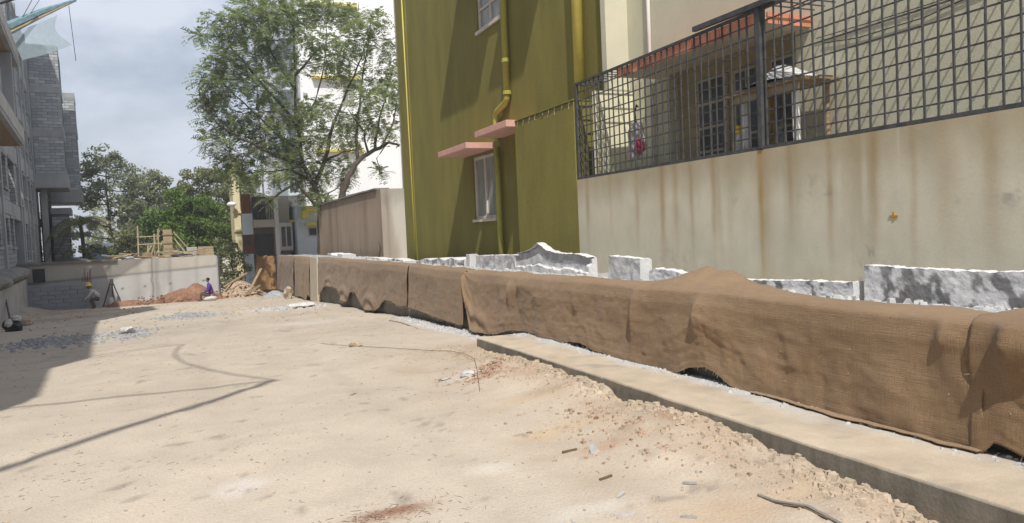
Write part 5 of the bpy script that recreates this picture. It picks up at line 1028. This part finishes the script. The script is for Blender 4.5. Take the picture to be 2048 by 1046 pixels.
MB().lump((0,0,.15), (.24,.2,.22), 12, .2, 2).build('bag_body', M['blackbag'], o); MB().lump((-.06,-.12,.24), (.10,.08,.13), 13, .2, 2).build('white_wrapper', M['sack'], o); MB().lump((.12,-.02,.36), (.13,.1,.08), 14, .2, 2).build('grey_wrapper', M['tarp'], o)
onground('stone', M['clod'], 'brown stone behind the black plastic bag', 'stone', -4.7, 27.6, (.2,.18,.14), 21)
onground('cement_sack', M['sack'], 'torn white cement sack on the white dust by the burlap', 'sack', 3.35, 24.6, (.35,.3,.10), 22)
for i, (x, y, L_, a, m_) in enumerate(((2.45,4.0,.10,.6,'whitechips'),(2.3,3.72,.12,-.4,'whitechips'),(1.75,3.75,.1,-.9,'straw'),(2.55,4.35,.12,.3,'straw'),(2.95,3.95,.09,-.7,'chips'),(2.62,5.0,.13,.1,'straw'),(2.6,3.5,.09,-.6,'chips'))):
    o = MB().box(-L_/2, L_/2, -.009, .009, 0, .012).build('splinter', M[m_]); o.location = (x, y, float(gz(x, y))+.002); o.rotation_euler = (0, 0, a)
    tag(o, 'small splinter lying on the sand', 'splinter', 'splinters on the sand')
def scatter(name, label, m_, n, fn, smin, smax, seed, kindshape='stone'):
    r_ = random.Random(seed); V = []; F_ = []
    cube = [(-1,-1,-1),(1,-1,-1),(1,1,-1),(-1,1,-1),(-.6,-.7,1),(.7,-.6,.8),(.6,.7,1),(-.7,.6,.7)]; cf = [(0,3,2,1),(4,5,6,7),(0,1,5,4),(1,2,6,5),(2,3,7,6),(3,0,4,7)]
    for i in range(n):
        x, y, z = fn(r_); s_ = smin*(smax/smin)**r_.random(); a = r_.uniform(0, 6.28); ca, sa_ = math.cos(a), math.sin(a)
        sx, sy, sz = (s_*r_.uniform(.7,1.3), s_*r_.uniform(.7,1.3), s_*r_.uniform(.4,.8)) if kindshape == 'stone' else (s_*r_.uniform(3,9), s_*.45, s_*.4)
        o_ = len(V)
        for (p, q, w) in cube:
            p, q, w = p*sx*r_.uniform(.8,1.2), q*sy*r_.uniform(.8,1.2), w*sz; V.append((x+p*ca-q*sa_, y+p*sa_+q*ca, z+w+sz*.4))
        F_ += [tuple(o_+k_ for k_ in f_) for f_ in cf]
    me = bpy.data.meshes.new(name); me.from_pydata(V, [], F_); me.materials.append(m_); o_ = link(name, me); kind(o_, 'stuff'); o_['label'] = label; return o_
gxy = lambda x, y: (x, y, float(gz(x, y)))
def clus(r_, sd):                                        # litter drifts together
    for _ in range(30):
        x, y = r_.uniform(-3, 3.7), 2.5+13*r_.random()**1.5
        if float(fbm(x*.9, y*.9, sd))+r_.uniform(-.12,.12)+(.12 if x > 2.4 else 0) > .22: break
    return gxy(x, y)
scatter('gravel_patch', 'grey gravel spread on the shaded ground', M['chips'], 900, lambda r_: gxy(r_.gauss(-2.6,.42), r_.gauss(18.3,.75)), .012, .05, 1)
scatter('gravel_patch', 'thin grey gravel spread on the sunny ground', M['chips'], 420, lambda r_: gxy(r_.gauss(-1.25,.24), r_.gauss(18.9,.9)), .010, .04, 2)
scatter('gravel_patch', 'far grey gravel spread before the soil heap', M['chips'], 600, lambda r_: gxy(r_.gauss(0,.4), r_.gauss(24.8,1.2)), .012, .045, 3)
scatter('gravel_patch', 'white gravel strip along the burlap hem past the footing', M['whitechips'], 1300, lambda r_: gxy(4.55-abs(r_.gauss(0,.17)), r_.uniform(9.6,16.5)), .008, .03, 4)
scatter('gravel_patch', 'white gravel on the footing along the burlap hem', M['whitechips'], 700, lambda r_: (4.5-abs(r_.gauss(0,.10)), r_.uniform(1.5,9.7), .199), .005, .019, 5)
scatter('gravel_patch', 'pale rubble along the top of the low wall and backfill', M['whitechips'], 2200, lambda r_: (4.85+abs(r_.gauss(0,.4)), r_.uniform(2,30)*1.0, .95), .012, .05, 6)
scatter('gravel_patch', 'white plaster dust lumps beside the cement sack', M['whitechips'], 260, lambda r_: gxy(r_.gauss(2.9,.6), r_.gauss(25,.6)), .012, .06, 7)
scatter('earth_clods', 'loose tan clods along the footing edge', M['clod'], 1900, lambda r_: gxy(3.72-abs(r_.gauss(0,.28)), r_.uniform(1.6,10.6)), .003, .018, 8)
scatter('earth_clods', 'bigger crumbled clods heaped against the footing face', M['clod'], 620, lambda r_: (lambda y_: gxy(3.70-abs(r_.gauss(0,.10)), y_))(r_.choice((2.7,3.2,3.5,4.3,5.1,5.5,6.4,7.2,7.7,8.3,9.0))+r_.gauss(0,.22)), .006, .038, 15)
scatter('earth_clods', 'crumbled red brown clods near the footing', M['rubble'], 420, lambda r_: gxy(3.4-abs(r_.gauss(0,.35)), r_.choice((4.6,5.2,5.8,7.9,8.2))+r_.gauss(0,.3)), .004, .022, 16)
scatter('ground_pebbles', 'tiny pebbles over the sandy ground', M['clod'], 2600, lambda r_: gxy(r_.uniform(-3,3.6), 2.5+14*r_.random()**1.6), .003, .011, 9)
scatter('ground_pebbles', 'tiny grey chips over the sandy ground', M['chips'], 500, lambda r_: gxy(r_.uniform(-3,3.6), 2.5+16*r_.random()**1.4), .003, .012, 10)
scatter('dry_litter', 'dry twig litter over the sandy ground', M['straw'], 900, lambda r_: clus(r_, 77), .0015, .005, 11, 'twig')
scatter('dry_litter', 'dark twig litter on the red brown stain', M['straw'], 200, lambda r_: gxy(r_.gauss(1.0,.22), r_.gauss(4.47,.09)), .002, .005, 12, 'twig')
scatter('dry_litter', 'twig litter on the red soil streak by the footing', M['rust'], 260, lambda r_: (lambda s_: gxy(2.9+.65*s_+r_.gauss(0,.07), 7.75+.75*s_+r_.gauss(0,.1)))(r_.random()), .003, .012, 13)
scatter('ground_pebbles', 'stones on the shaded far ground', M['clod'], 500, lambda r_: gxy(r_.uniform(-6.5,3.8), r_.uniform(18,38)), .012, .05, 14)

# ---------------------------------------------------------------- haze in the air
hz = bpy.data.materials.new('pale_haze'); hz.use_nodes = True; hn = hz.node_tree; hn.nodes.clear(); ho = hn.nodes.new('ShaderNodeOutputMaterial'); hv = hn.nodes.new('ShaderNodeVolumePrincipled')
hv.inputs['Color'].default_value = (.86,.90,.96,1); hv.inputs['Density'].default_value = .0014; hv.inputs['Anisotropy'].default_value = .2
hn.links.new(hv.outputs[0], ho.inputs['Volume'])
kind(MB().box(-300, 300, -300, 300, -4, 25).build('haze', hz), 'stuff')['label'] = 'thin pale haze filling the air of the whole site'
